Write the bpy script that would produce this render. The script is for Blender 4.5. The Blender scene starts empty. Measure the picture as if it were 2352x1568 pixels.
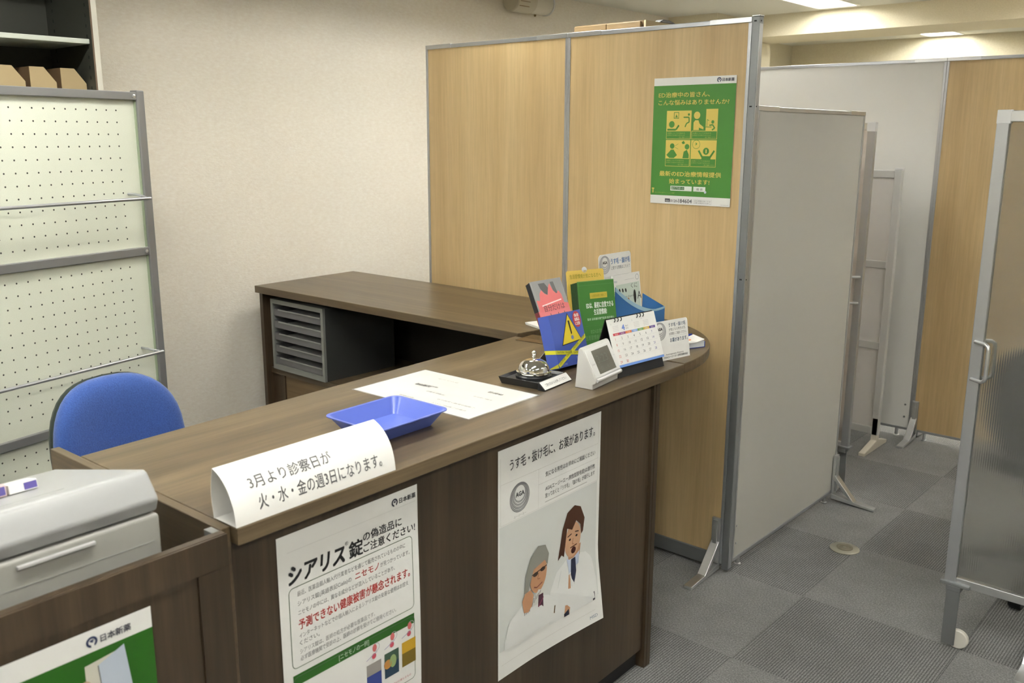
import bpy, bmesh, math, random
from mathutils import Vector, Matrix
random.seed(7)
SC = bpy.context.scene
COL = SC.collection
PI = math.pi

# ------------------------------------------------------------------ camera
CAM_H, F_PX, YAW, PITCH, ROLL = 1.5242, 2104.28, 0.7222, 0.2206, 0.0027
def _basis():
    cy, sy, cp, sp = math.cos(YAW), math.sin(YAW), math.cos(PITCH), math.sin(PITCH)
    w = Vector((-sy * cp, cy * cp, -sp)); r = Vector((cy, sy, 0)); u = r.cross(w)
    c, s = math.cos(ROLL), math.sin(ROLL)
    return c * r + s * u, -s * r + c * u, w
_R, _U, _W = _basis()
cam_d = bpy.data.cameras.new('camera'); cam = bpy.data.objects.new('camera', cam_d); COL.objects.link(cam)
cam.matrix_world = Matrix(((_R.x, _U.x, -_W.x, 0), (_R.y, _U.y, -_W.y, 0), (_R.z, _U.z, -_W.z, CAM_H), (0, 0, 0, 1)))
cam_d.sensor_fit = 'HORIZONTAL'; cam_d.sensor_width = 36; cam_d.lens = F_PX / 2352 * 36
cam_d.clip_start = 0.05; cam_d.clip_end = 60
cam_d.dof.use_dof = True; cam_d.dof.focus_distance = 2.75; cam_d.dof.aperture_fstop = 6.5
SC.camera = cam

# ------------------------------------------------------------------ light level
SC.view_settings.view_transform = 'Standard'; SC.view_settings.look = 'None'
SC.view_settings.gamma = 1; SC.view_settings.use_curve_mapping = False
SC.view_settings.exposure = 1.62
TUBE = 17.0                      # radiance of the fluorescent tubes
TUBE_COL = (1.0, 0.99, 0.95)
wd = bpy.data.worlds.new('world'); SC.world = wd; wd.use_nodes = True
wd.node_tree.nodes['Background'].inputs[0].default_value = (0.9, 0.9, 0.85, 1)
wd.node_tree.nodes['Background'].inputs[1].default_value = 0.02

def pz(px, py, z):               # photo pixel -> point on a level plane
    d = _W + _R * ((px - 1176) / F_PX) - _U * ((py - 784) / F_PX)
    return Vector((0, 0, CAM_H)) + d * ((z - CAM_H) / d.z)

# ------------------------------------------------------------------ materials
MATS = {}
def _new(name):
    m = bpy.data.materials.new(name); m.use_nodes = True
    MATS[name] = m
    return m, m.node_tree.nodes, m.node_tree.links, m.node_tree.nodes['Principled BSDF']
def mat(name, col, rough=.5, metal=0, spec=.5, **kw):
    if name in MATS: return MATS[name]
    m, N, L, b = _new(name)
    b.inputs['Base Color'].default_value = (*col, 1); b.inputs['Roughness'].default_value = rough
    b.inputs['Metallic'].default_value = metal; b.inputs['Specular IOR Level'].default_value = spec
    for k, v in kw.items(): b.inputs[k.replace('_', ' ')].default_value = v
    return m
def coords(N, L, scale=(1, 1, 1), rot=(0, 0, 0), world=False):
    tc = N.new('ShaderNodeTexCoord'); mp = N.new('ShaderNodeMapping')
    mp.inputs['Scale'].default_value = scale; mp.inputs['Rotation'].default_value = rot
    if world:
        g = N.new('ShaderNodeNewGeometry'); L.new(g.outputs['Position'], mp.inputs[0])
    else: L.new(tc.outputs['Object'], mp.inputs[0])
    return mp.outputs[0]
def ramp(N, L, fac, stops):
    r = N.new('ShaderNodeValToRGB'); e = r.color_ramp.elements
    while len(e) < len(stops): e.new(.5)
    for i, (p, c) in enumerate(stops): e[i].position = p; e[i].color = (*c, 1)
    L.new(fac, r.inputs[0]); return r.outputs[0]
def noise(N, L, vec, scale, detail=4, rough=.55, dist=0):
    n = N.new('ShaderNodeTexNoise'); n.inputs['Scale'].default_value = scale; n.inputs['Detail'].default_value = detail
    n.inputs['Roughness'].default_value = rough; n.inputs['Distortion'].default_value = dist
    L.new(vec, n.inputs['Vector']); return n.outputs['Fac']
def bump(N, L, b, h, strength, dist=.002):
    n = N.new('ShaderNodeBump'); n.inputs['Strength'].default_value = strength; n.inputs['Distance'].default_value = dist
    L.new(h, n.inputs['Height']); L.new(n.outputs[0], b.inputs['Normal'])
def mixc(N, L, fac, a, bcol, mode='MIX', f=1):
    x = N.new('ShaderNodeMix'); x.data_type = 'RGBA'; x.blend_type = mode; x.inputs[0].default_value = f
    if fac is not None: L.new(fac, x.inputs[0])
    L.new(a, x.inputs[6]); L.new(bcol, x.inputs[7]); return x.outputs[2]
def wood(name, axis, stops, fine=90, rough=.4, streak=3.2, spec=.5, grain=.24):
    """grain runs along axis 0/1/2 (object space)"""
    m, N, L, b = _new(name)
    s = [1, 1, 1]; s[axis] = .045
    v = coords(N, L, tuple(s))
    n1 = noise(N, L, v, streak * 3, 5, .6, .6); n2 = noise(N, L, v, fine, 3, .6)
    c1 = ramp(N, L, n1, stops)
    c2 = ramp(N, L, n2, [(.3, (1 - grain,) * 3), (.7, (1 + grain * .5,) * 3)])
    L.new(mixc(N, L, None, c1, c2, 'MULTIPLY'), b.inputs['Base Color'])
    b.inputs['Roughness'].default_value = rough; b.inputs['Specular IOR Level'].default_value = spec
    bump(N, L, b, n2, .06, .001)
    return m
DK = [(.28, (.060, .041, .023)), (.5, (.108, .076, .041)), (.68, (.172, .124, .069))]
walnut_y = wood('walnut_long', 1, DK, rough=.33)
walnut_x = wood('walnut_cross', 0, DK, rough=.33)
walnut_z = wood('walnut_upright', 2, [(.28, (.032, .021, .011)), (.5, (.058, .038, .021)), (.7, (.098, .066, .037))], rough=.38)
BE = [(.3, (.545, .385, .190)), (.5, (.60, .435, .222)), (.72, (.65, .485, .26))]
beech = wood('beech_laminate', 2, BE, fine=110, rough=.42, streak=2.2, grain=.1)
# wallpaper
m, N, L, b = _new('cream_wallpaper'); v = coords(N, L, (1, 1, 1), world=True); v2 = coords(N, L, (1, .38, 1), world=True)
h = noise(N, L, v2, 210, 4, .6); n = noise(N, L, v2, 110, 5, .7)
L.new(ramp(N, L, n, [(.3, (.76, .70, .60)), (.6, (.82, .775, .685)), (.75, (.86, .83, .76))]), b.inputs['Base Color'])
b.inputs['Roughness'].default_value = .85; bump(N, L, b, h, .35, .004); wallpaper = m
m, N, L, b = _new('plain_wallpaper'); v = coords(N, L, world=True); n = noise(N, L, v, 150, 3)
L.new(ramp(N, L, n, [(.3, (.66, .60, .44)), (.7, (.74, .68, .52))]), b.inputs['Base Color']); b.inputs['Roughness'].default_value = .85
bump(N, L, b, n, .2, .003); wallpaper2 = m
m, N, L, b = _new('ceiling_board'); v = coords(N, L, world=True); n = noise(N, L, v, 220, 3)
L.new(ramp(N, L, n, [(.3, (.62, .61, .54)), (.7, (.69, .68, .61))]), b.inputs['Base Color']); b.inputs['Roughness'].default_value = .9
bump(N, L, b, n, .15, .002); ceil_m = m
def carpet(name, ribaxis, contrast):
    m, N, L, b = _new(name); v = coords(N, L, world=True)
    n = noise(N, L, v, 190, 5, .85); n0 = noise(N, L, v, 9, 3)
    wv = N.new('ShaderNodeTexWave'); wv.wave_type = 'BANDS'; wv.bands_direction = 'X' if ribaxis == 1 else 'Y'
    wv.inputs['Scale'].default_value = 39; wv.inputs['Distortion'].default_value = 1.2; wv.inputs['Detail'].default_value = 2; wv.inputs['Detail Scale'].default_value = 6
    L.new(v, wv.inputs['Vector'])
    base = ramp(N, L, n, [(.28, (.085, .085, .085)), (.5, (.225, .225, .222)), (.72, (.43, .428, .42))])
    rib = ramp(N, L, wv.outputs['Fac'], [(.15, (1 - contrast,) * 3), (.6, (1.06, 1.06, 1.06))])
    c = mixc(N, L, None, base, rib, 'MULTIPLY')
    big = ramp(N, L, n0, [(.3, (.9, .9, .9)), (.7, (1.05, 1.05, 1.05))])
    L.new(mixc(N, L, None, c, big, 'MULTIPLY'), b.inputs['Base Color'])
    b.inputs['Roughness'].default_value = .95; b.inputs['Specular IOR Level'].default_value = .1
    bump(N, L, b, wv.outputs['Fac'], .5 * contrast, .004)
    return m
carpet_rib = carpet('carpet_ribbed', 1, .42); carpet_plain = carpet('carpet_crossways', 0, .05)
alu = mat('brushed_aluminium', (.47, .485, .51), .36, .75)
alu_l = mat('pale_aluminium', (.60, .61, .62), .32, .85)
alu_d = mat('grey_aluminium', (.25, .26, .27), .42, .6)
steel_d = mat('dark_steel', (.055, .058, .05), .6, .0)
chrome = mat('chrome', (.82, .82, .80), .06, 1)
white_board = mat('white_laminate', (.80, .795, .765), .5)
grey_board = mat('pale_grey_laminate', (.49, .485, .45), .5)
paper = mat('white_paper', (.82, .815, .79), .55)
paper_g = mat('glossy_paper', (.80, .80, .78), .3)
black = mat('black_plastic', (.012, .013, .014), .35)
blackm = mat('matt_black', (.006, .006, .007), .7)
plast_w = mat('white_plastic', (.70, .705, .71), .32)
plast_g = mat('grey_plastic', (.30, .30, .29), .4)
def fabric(name, c):
    m, N, L, b = _new(name); v = coords(N, L); n = noise(N, L, v, 260, 3, .7)
    L.new(ramp(N, L, n, [(.25, tuple(k * .72 for k in c)), (.75, tuple(min(1, k * 1.25) for k in c))]), b.inputs['Base Color'])
    b.inputs['Roughness'].default_value = .9; b.inputs['Sheen Weight'].default_value = .35; b.inputs['Specular IOR Level'].default_value = .15
    bump(N, L, b, n, .35, .003); return m
blue_fab = fabric('blue_fabric', (.042, .095, .33)); black_fab = fabric('black_fabric', (.012, .012, .013))
m, N, L, b = _new('pegboard_paint'); v = coords(N, L); n = noise(N, L, v, 500, 2)
L.new(ramp(N, L, n, [(.3, (.60, .625, .52)), (.7, (.68, .70, .60))]), b.inputs['Base Color']); b.inputs['Roughness'].default_value = .6; peg_m = m
# ribbed frosted polycarbonate
def poly(name, tint):
    m, N, L, b = _new(name); v = coords(N, L)
    wv = N.new('ShaderNodeTexWave'); wv.bands_direction = 'X'; wv.inputs['Scale'].default_value = 52; L.new(v, wv.inputs['Vector'])
    b.inputs['Base Color'].default_value = (*tint, 1); b.inputs['Roughness'].default_value = .24
    b.inputs['Transmission Weight'].default_value = .88; b.inputs['IOR'].default_value = 1.2
    bump(N, L, b, wv.outputs['Fac'], .35, .003); return m
frost = poly('frosted_polycarbonate', (.66, .66, .63))
clear = mat('clear_film', (.95, .93, .92), .12, 0, .5, Transmission_Weight=.85, IOR=1.3)
def emit(name, col, s):
    m, N, L, b = _new(name); b.inputs['Base Color'].default_value = (.9, .9, .9, 1)
    b.inputs['Emission Color'].default_value = (*col, 1); b.inputs['Emission Strength'].default_value = s; return m
tube_m = emit('fluorescent_tube', TUBE_COL, TUBE)
reflector = mat('white_reflector', (.86, .86, .82), .4)
def ink(c, r=.5):
    k = 'ink_%02x%02x%02x' % tuple(int(max(0, min(1, x)) * 255) for x in c)
    # c given as display colour
    lin = tuple((x / 12.92 if x <= .04045 else ((x + .055) / 1.055) ** 2.4) for x in c)
    return mat(k, lin, r)

# ------------------------------------------------------------------ mesh helpers
class B:
    def __init__(s): s.m = bmesh.new()
    def box(s, x0, x1, y0, y1, z0, z1, M=None):
        r = bmesh.ops.create_cube(s.m, size=1)['verts']
        T = Matrix.Translation(((x0 + x1) / 2, (y0 + y1) / 2, (z0 + z1) / 2)) @ Matrix.Diagonal((abs(x1 - x0), abs(y1 - y0), abs(z1 - z0), 1))
        if M is not None: T = M @ T
        bmesh.ops.transform(s.m, matrix=T, verts=r); return s
    def prism(s, pts, a, b, ax='z', M=None):
        def p3(p, h): return {'z': (p[0], p[1], h), 'x': (h, p[0], p[1]), 'y': (p[0], h, p[1])}[ax]
        v0 = [s.m.verts.new(p3(p, a)) for p in pts]; v1 = [s.m.verts.new(p3(p, b)) for p in pts]
        n = len(pts)
        s.m.faces.new(v0[::-1]); s.m.faces.new(v1)
        for i in range(n): s.m.faces.new((v0[i], v0[(i + 1) % n], v1[(i + 1) % n], v1[i]))
        if M is not None: bmesh.ops.transform(s.m, matrix=M, verts=v0 + v1)
        return s
    def ring(s, rings, close=True, cap=True):
        """loft a list of equal-length point loops"""
        R = [[s.m.verts.new(p) for p in r] for r in rings]; n = len(R[0])
        for a, b in zip(R, R[1:]):
            for i in range(n if close else n - 1): s.m.faces.new((a[i], a[(i + 1) % n], b[(i + 1) % n], b[i]))
        if cap and close: s.m.faces.new(R[0][::-1]); s.m.faces.new(R[-1])
        return s
    def lathe(s, prof, n=24, c=(0, 0, 0)):
        s.ring([[(c[0] + r * math.cos(2 * PI * i / n), c[1] + r * math.sin(2 * PI * i / n), c[2] + z) for i in range(n)] for r, z in prof]); return s
    def tube(s, pts, r, n=10):
        pts = [Vector(p) for p in pts]; rings = []; nrm = None
        for i, p in enumerate(pts):
            t = (pts[min(i + 1, len(pts) - 1)] - pts[max(i - 1, 0)]).normalized()
            if nrm is None: nrm = t.orthogonal().normalized()
            nrm = (nrm - t * nrm.dot(t)).normalized(); bn = t.cross(nrm)
            rings.append([p + r * (math.cos(2 * PI * k / n) * nrm + math.sin(2 * PI * k / n) * bn) for k in range(n)])
        return s.ring(rings)
    def grid(s, f, nu, nv):
        V = [[s.m.verts.new(f(i / nu, j / nv)) for j in range(nv + 1)] for i in range(nu + 1)]
        for i in range(nu):
            for j in range(nv): s.m.faces.new((V[i][j], V[i + 1][j], V[i + 1][j + 1], V[i][j + 1]))
        return s
    def sheet(s, f, nu, nv, th):
        """grid thickened: f(u,v,l) with l the offset along the normal"""
        A = [[s.m.verts.new(f(i / nu, j / nv, 0)) for j in range(nv + 1)] for i in range(nu + 1)]
        C = [[s.m.verts.new(f(i / nu, j / nv, -th)) for j in range(nv + 1)] for i in range(nu + 1)]
        for i in range(nu):
            for j in range(nv):
                s.m.faces.new((A[i][j], A[i + 1][j], A[i + 1][j + 1], A[i][j + 1])); s.m.faces.new((C[i][j + 1], C[i + 1][j + 1], C[i + 1][j], C[i][j]))
        for i in range(nu):
            s.m.faces.new((A[i][0], C[i][0], C[i + 1][0], A[i + 1][0])); s.m.faces.new((A[i + 1][nv], C[i + 1][nv], C[i][nv], A[i][nv]))
        for j in range(nv):
            s.m.faces.new((A[0][j + 1], C[0][j + 1], C[0][j], A[0][j])); s.m.faces.new((A[nu][j], C[nu][j], C[nu][j + 1], A[nu][j + 1]))
        return s
    def bevel(s, w, seg=2, ang=.6):
        s.m.normal_update()
        e = [e for e in s.m.edges if len(e.link_faces) == 2 and e.calc_face_angle(0) > ang]
        bmesh.ops.bevel(s.m, geom=e, offset=w, segments=seg, affect='EDGES', profile=.5, clamp_overlap=True); return s
    def obj(s, name, m, parent=None, smooth=False):
        bmesh.ops.recalc_face_normals(s.m, faces=s.m.faces)
        me = bpy.data.meshes.new(name); s.m.to_mesh(me); s.m.free()
        me.materials.append(m)
        if smooth:
            for p in me.polygons: p.use_smooth = True
            me.set_sharp_from_angle(angle=.7)
        o = bpy.data.objects.new(name, me); COL.objects.link(o)
        if parent is not None: o.parent = parent
        return o
def tag(o, label, cat, group=None, kind=None):
    o['label'] = label; o['category'] = cat
    if group: o['group'] = group
    if kind: o['kind'] = kind
    return o
def thing(name, label, cat, loc=(0, 0, 0), rz=0, group=None):
    o = bpy.data.objects.new(name, None); o.empty_display_size = .05; COL.objects.link(o)
    o.location = loc; o.rotation_euler = (0, 0, rz)
    return tag(o, label, cat, group)
def struct(o): o['kind'] = 'structure'; return o
def box(name, m, parent, *a, bev=0, M=None):
    b = B().box(*a, M=M)
    if bev: b.bevel(bev)
    return b.obj(name, m, parent)
def dup(root, loc=None, rz=None, label=None):
    def cp(o, par):
        c = o.copy(); COL.objects.link(c); c.parent = par
        for ch in list(o.children): cp(ch, c)
        return c
    r = cp(root, None)
    if loc is not None: r.location = loc
    if rz is not None: r.rotation_euler = (0, 0, rz)
    if label: r['label'] = label
    return r

# ------------------------------------------------------------------ flat print (lettering and pictures)
_fc = bpy.data.curves.new('font_source', 'FONT'); _fo = bpy.data.objects.new('font_source', _fc); COL.objects.link(_fo)
_fc.resolution_u = 2
_TC = {}
def text_geo(s, bold=0):
    k = (s, bold)
    if k not in _TC:
        _fc.body = s; _fc.offset = bold
        dg = bpy.context.evaluated_depsgraph_get(); dg.update()
        me = bpy.data.meshes.new_from_object(_fo.evaluated_get(dg))
        V = [(v.co.x, v.co.y) for v in me.vertices]; Fc = [tuple(p.vertices) for p in me.polygons]
        bpy.data.meshes.remove(me)
        xs = [v[0] for v in V]; x0 = min(xs); x1 = max(xs)
        _TC[k] = ([(a - x0, c) for a, c in V], Fc, x1 - x0)
    return _TC[k]
class Print:
    """collects ink shapes in paper coordinates, one mesh per colour; f(u,v,l) maps them onto the paper"""
    def __init__(s, f, parent, step=.00035, sub=None): s.f = f; s.p = parent; s.d = {}; s.step = step; s.sub = sub
    def _add(s, col, lay, V, Fc):
        A = s.d.setdefault(col, ([], [])); o = len(A[0])
        A[0].extend([(x, y, lay * s.step) for x, y in V]); A[1].extend([tuple(i + o for i in f) for f in Fc])
    def text(s, t, x, y, h, col=(.1, .1, .1), w=None, al='l', lay=2, bold=0, slant=0):
        if bold:
            for i, (dx, dy) in enumerate(((bold, bold), (-bold, -bold), (bold, -bold), (-bold, bold))): s.text(t, x + dx * h, y + dy * h, h, col, w, al, lay + i * .08, 0, slant)
            return
        V, Fc, tw = text_geo(t, 0)
        sx = (w / tw) if w else h
        ox = x - (0 if al == 'l' else sx * tw * (.5 if al == 'c' else 1))
        s._add(col, lay, [(ox + a * sx + slant * b_ * h, y + b_ * h) for a, b_ in V], Fc)
    def rect(s, x0, y0, x1, y1, col, lay=1):
        n = 1 if not s.sub else max(1, int(abs(x1 - x0) / s.sub)); k = 1 if not s.sub else max(1, int(abs(y1 - y0) / s.sub))
        V = [(x0 + (x1 - x0) * i / n, y0 + (y1 - y0) * j / k) for i in range(n + 1) for j in range(k + 1)]
        s._add(col, lay, V, [(i * (k + 1) + j, (i + 1) * (k + 1) + j, (i + 1) * (k + 1) + j + 1, i * (k + 1) + j + 1) for i in range(n) for j in range(k)])
    def frame(s, x0, y0, x1, y1, t, col, lay=1):
        s.rect(x0, y0, x1, y0 + t, col, lay); s.rect(x0, y1 - t, x1, y1, col, lay); s.rect(x0, y0 + t, x0 + t, y1 - t, col, lay); s.rect(x1 - t, y0 + t, x1, y1 - t, col, lay)
    def poly(s, pts, col, lay=2): s._add(col, lay, pts, [tuple(range(len(pts)))])
    def disc(s, x, y, r, col, lay=2, ry=None, n=28, a0=0, rot=0):
        ry = ry or r; c, q = math.cos(rot), math.sin(rot)
        s.poly([(x + r * math.cos(2 * PI * i / n) * c - ry * math.sin(2 * PI * i / n) * q, y + r * math.cos(2 * PI * i / n) * q + ry * math.sin(2 * PI * i / n) * c) for i in range(n)], col, lay)
    def annulus(s, x, y, r0, r1, col, lay=2, n=40, yo=0):
        V = []
        for i in range(n):
            a = 2 * PI * i / n; V += [(x + r0 * math.cos(a), y + yo + r0 * math.sin(a)), (x + r1 * math.cos(a), y + r1 * math.sin(a))]
        s._add(col, lay, V, [(2 * i, 2 * i + 1, (2 * i + 3) % (2 * n), (2 * i + 2) % (2 * n)) for i in range(n)])
    def line(s, pts, t, col, lay=2):
        for (xa, ya), (xb, yb) in zip(pts, pts[1:]):
            dx, dy = xb - xa, yb - ya; l = math.hypot(dx, dy) or 1; nx, ny = -dy / l * t / 2, dx / l * t / 2
            s.poly([(xa + nx, ya + ny), (xa - nx, ya - ny), (xb - nx, yb - ny), (xb + nx, yb + ny)], col, lay)
    def build(s, names=None):
        for i, (col, (V, Fc)) in enumerate(s.d.items()):
            me = bpy.data.meshes.new('printing'); me.from_pydata([s.f(x, y, l) for x, y, l in V], [], Fc); me.update()
            me.materials.append(ink(col)); o = bpy.data.objects.new('printing', me); COL.objects.link(o); o.parent = s.p; o['kind'] = 'stuff'
def flat(tilt=0, y0=0, z0=0):
    """paper standing on its lower edge, facing -Y, leaning back by tilt"""
    c, q = math.cos(tilt), math.sin(tilt)
    return lambda u, v, l: (u, y0 + v * q - l * c, z0 + v * c + l * q)

# ================================================================== THE ROOM
XW, XE, YS, YB, ZC = -3.465, 3.0, -2.6, 7.87, 2.295
LX = (-2.40, -0.90, 0.60); LY = (-1.2, 0.9, 3.0, 5.11, 7.2); LW, LL = .24, 1.2
LAMPS = [(x, y) for x in LX for y in LY if not (x == LX[1] and y == LY[2])]
TX = [-1.14 + .5 * k for k in range(-2, 6)]; TY = [2.295 + .5 * k for k in range(-2, 12)]
fb = B(); x0, x1, y0, y1 = TX[0], TX[-1], TY[0], TY[-1]
fb.box(-3.8, 3.1, -2.7, 8.0, -.1, -.006)
fb.box(-3.8, x0, -2.7, 8.0, -.0061, 0).box(x1, 3.1, -2.7, 8.0, -.0061, 0).box(x0, x1, -2.7, y0, -.0061, 0).box(x0, x1, y1, 8.0, -.0061, 0)
floor = struct(fb.obj('floor', carpet_plain))
def tile_mesh(mt):
    e = .0012
    b = B(); b.ring([[(-.25, -.25, -.0059), (.25, -.25, -.0059), (.25, .25, -.0059), (-.25, .25, -.0059)],
                     [(-.2497, -.2497, -.0015), (.2497, -.2497, -.0015), (.2497, .2497, -.0015), (-.2497, .2497, -.0015)],
                     [(-.25 + e, -.25 + e, 0), (.25 - e, -.25 + e, 0), (.25 - e, .25 - e, 0), (-.25 + e, .25 - e, 0)]])
    return b.obj('carpet_tile', mt, floor)
t_rib, t_pl = tile_mesh(carpet_rib), tile_mesh(carpet_plain); used = set()
for i in range(len(TX) - 1):
    for j in range(len(TY) - 1):
        src = t_rib if (i + j) % 2 == 0 else t_pl
        if src in used: o = src.copy(); COL.objects.link(o); o.parent = floor
        else: o = src; used.add(src)
        o.location = (TX[i] + .25, TY[j] + .25, 0)
# ceiling with an opening for each recessed lamp
holes = [(x - LW / 2, x + LW / 2, y - LL / 2, y + LL / 2) for x, y in LAMPS]
gx = sorted({-3.8, 3.1} | {h for H in holes for h in H[:2]}); gy = sorted({-2.7, 8.0} | {h for H in holes for h in H[2:]})
cb = B()
for a, b_ in zip(gx, gx[1:]):
    for c, d in zip(gy, gy[1:]):
        mx, my = (a + b_) / 2, (c + d) / 2
        if any(H[0] < mx < H[1] and H[2] < my < H[3] for H in holes): continue
        cb.box(a, b_, c, d, ZC, ZC + .015)
cb.box(-3.8, 3.1, -2.7, 8.0, ZC + .12, ZC + .16)
bmesh.ops.remove_doubles(cb.m, verts=cb.m.verts, dist=1e-5)
struct(cb.obj('ceiling', ceil_m))
wl = B().box(XW - .1, XW, YS, 5.5, -.05, ZC)
struct(wl.obj('wall_left', wallpaper))
struct(B().box(-3.79, -3.69, 6.27, YB, -.05, ZC).obj('wall_alcove', wallpaper2))
struct(B().box(-3.79, -3.10, 5.5, 6.27, -.05, ZC).obj('wall_pillar', wallpaper2))
struct(B().box(-3.79, XE + .1, YB, YB + .1, -.05, ZC).obj('wall_back', wallpaper2))
struct(B().box(XE, XE + .1, YS, YB, -.05, ZC).obj('wall_right', wallpaper2))
struct(B().box(XW - .1, XE + .1, YS - .1, YS, -.05, ZC).obj('wall_front', wallpaper2))
struct(B().box(-3.10, XE, 5.80, 6.27, 2.16, ZC).obj('trim_1', wallpaper2))
struct(B().box(XW, XW + .008, YS, 5.5, 0, .06).bevel(.002).obj('baseboard_left', mat('baseboard_vinyl', (.10, .09, .075), .5)))
struct(B().box(-3.69, XE, YB - .008, YB, 0, .06).bevel(.002).obj('baseboard_back', MATS['baseboard_vinyl']))

# recessed fluorescent lamps
def ceiling_light(x, y, label):
    t = thing('ceiling_light', label, 'ceiling light', (x, y, ZC), 0, 'recessed fluorescent ceiling lights')
    w, l, d = LW / 2 - .001, LL / 2 - .001, .095
    h = B()
    h.box(-w, w, -l, l, d, d + .01)
    for s in (-1, 1):
        h.prism([(s * w, .0), (s * w, d), (s * (w - .035), d), (s * (w - .006), .0)], -l, l, 'y')
        h.box(-w, w, s * l, s * (l - .012), 0, d)
    h.obj('housing', reflector, t)
    f = B()
    for s in (-1, 1):
        f.box(s * (w - .002), s * (w + .012), -l - .012, l + .012, -.004, 0); f.box(-w - .012, w + .012, s * (l - .002), s * (l + .012), -.004, 0)
    f.obj('rim', reflector, t)
    for s in (-1, 1):
        tb = B().tube([(s * .055, -.55, .05), (s * .055, .55, .05)], .0155, 12).obj('tube', tube_m, t, True)
        for e in (-1, 1): box('socket', plast_w, tb, s * .055 - .02, s * .055 + .02, e * .552, e * .575, .025, .094)
    return t
lamp0 = None
for x, y in LAMPS:
    lab = 'recessed fluorescent lamp just before the ceiling beam' if y == LY[3] else 'recessed fluorescent lamp beyond the ceiling beam' if y == LY[4] else 'recessed fluorescent lamp in the open part of the ceiling'
    lab += ', row nearest the cream wall' if x == LX[0] else ', rows away from the cream wall'
    if lamp0 is None: lamp0 = ceiling_light(x, y, lab)
    else: dup(lamp0, (x, y, ZC), None, lab)

# ================================================================== PARTITIONS
YW, XL, XJ, XR, XP, YE, YF, XFJ = 2.769, -2.927, -2.171, -1.438, -1.412, 3.705, 4.759, -1.448
H1, H2 = 1.89, 1.62
def bracket(parent, M, name='stabilizer_foot', L=.19):
    """L foot: plate against the panel face (y=0 plane), toe pointing -Y"""
    b = B(); w = .016
    b.box(-w, w, -.012, 0, .035, .205, M=M)
    b.box(-w * .55, w * .55, -.018, -.012, .045, .2, M=M)
    b.prism([(-.0, .012), (-L, .0), (-L, .011), (-.075, .022), (-.0, .034)], -w, w, 'x', M=M)
    b.prism([(-.006, .125), (-.1, .018), (-.082, .018), (-.006, .1)], -w, w, 'x', M=M)
    o = b.bevel(.0016, 2).obj(name, alu_l, parent)
    s = B(); s.lathe([(.004, 0), (.004, .0125)], 10, (0, -L + .022, 0)); bmesh.ops.transform(s.m, matrix=M, verts=s.m.verts); s.obj('screw', black, o)
    return o
def panel(name, label, w, h, board, loc, rz, z0=.03, base=True, th=.028, frame=alu, cat='partition'):
    """partition unit, local x from 0 to w, front face at y=0"""
    t = thing(name, label, cat, loc, rz)
    box('board', board, t, .011, w - .011, .003, th - .003, z0 + .01, h - .013)
    box('top_rail', frame, t, .0, w, 0, th, h - .015, h, bev=.0015)
    for a in (0, w - .012): box('side_rail', frame, t, a, a + .012, 0, th, z0, h - .015, bev=.0015)
    for a in (.0, w - .15): box('rail_cap', alu_l, t, a + .001, a + .149, -.0012, th + .0012, h - .0145, h + .0015, bev=.0008)
    if base: box('base_rail', alu_d, t, .012, w - .012, -.002, th + .002, .012, z0 + .035, bev=.003)
    else: box('bottom_rail', frame, t, .012, w - .012, 0, th, z0, z0 + .012)
    for a in (.07, w - .07):
        B().lathe([(.013, 0), (.013, .004), (.0085, .007), (.0085, z0 + .012)], 14, (a, th / 2, 0)).obj('levelling_foot', alu_l, t, True)
    return t
pa = panel('office_divider', 'tall beech partition panel standing behind the return desk, without a poster', XJ - XL, H1, beech, (XL, YW, 0), 0)
pb = panel('office_divider', 'tall beech partition panel that carries the green poster', XR - XJ, H1, beech, (XJ, YW, 0), 0)
bracket(pb, Matrix.Translation((XR - XJ - .022, -.002, 0)))
po = thing('divider_post', 'slim aluminium corner post joining the beech panel to the low grey panel', 'post', (XR, YW, 0))
pp = B().box(.0008, .0262, -.001, .027, .012, H1 + .002); pp.bevel(.002); pp.obj('profile', alu_d, po)
box('side_face', alu, po, .0262, .0275, .001, .022, .02, H1 - .02)
box('cap', alu_l, po, .0, .0275, -.002, .028, H1 + .002, H1 + .006, bev=.001)
for zz in (H2 - .002, H1 - .012, 1.06):
    box('slot', blackm, po, .008, .0165, -.0016, -.0008, zz - .0022, zz + .0022); box('slot', blackm, po, .0272, .0279, .006, .011, zz - .0022, zz + .0022)
pw = panel('office_divider', 'lower pale grey partition panel set at right angles to the beech panels', YE - YW - .029, H2, grey_board, (XP, YW + .029, 0), PI / 2, z0=.035, base=False)
wl_ = YE - YW - .029
bracket(pw, Matrix.Translation((wl_ - .018, 0, 0)), L=.185)
for zz in (.1, .165): B().lathe([(.004, 0), (.004, .002), (.002, .003)], 10).obj('screw', alu_l, pw).matrix_local = Matrix.Translation((.028, .003, zz)) @ Matrix.Rotation(PI / 2, 4, 'X')
# far row
fa = panel('office_divider', 'tall white partition panel in the far row', 1.2, H1, white_board, (XFJ - 1.2, YF, 0), 0, z0=.042, base=False)
fbp = panel('office_divider', 'tall beech partition panel in the far row beside the white one', .9, H1, beech, (XFJ, YF, 0), 0, z0=.042, base=False)
fc = panel('office_divider', 'tall beech partition panel at the far row end behind the frosted screen', .9, H1, beech, (XFJ + .9, YF, 0), 0, z0=.042, base=False)
bracket(fbp, Matrix.Translation((.018, -.0, 0)))
bracket(fbp, Matrix.Translation((.018, .028, 0)) @ Matrix.Rotation(PI, 4, 'Z'))
for zz in (.11, .175): B().lathe([(.005, 0), (.005, .002), (.002, .003)], 10).obj('screw', alu_d, fa).matrix_local = Matrix.Translation((1.165, .003, zz)) @ Matrix.Rotation(PI / 2, 4, 'X')
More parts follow.
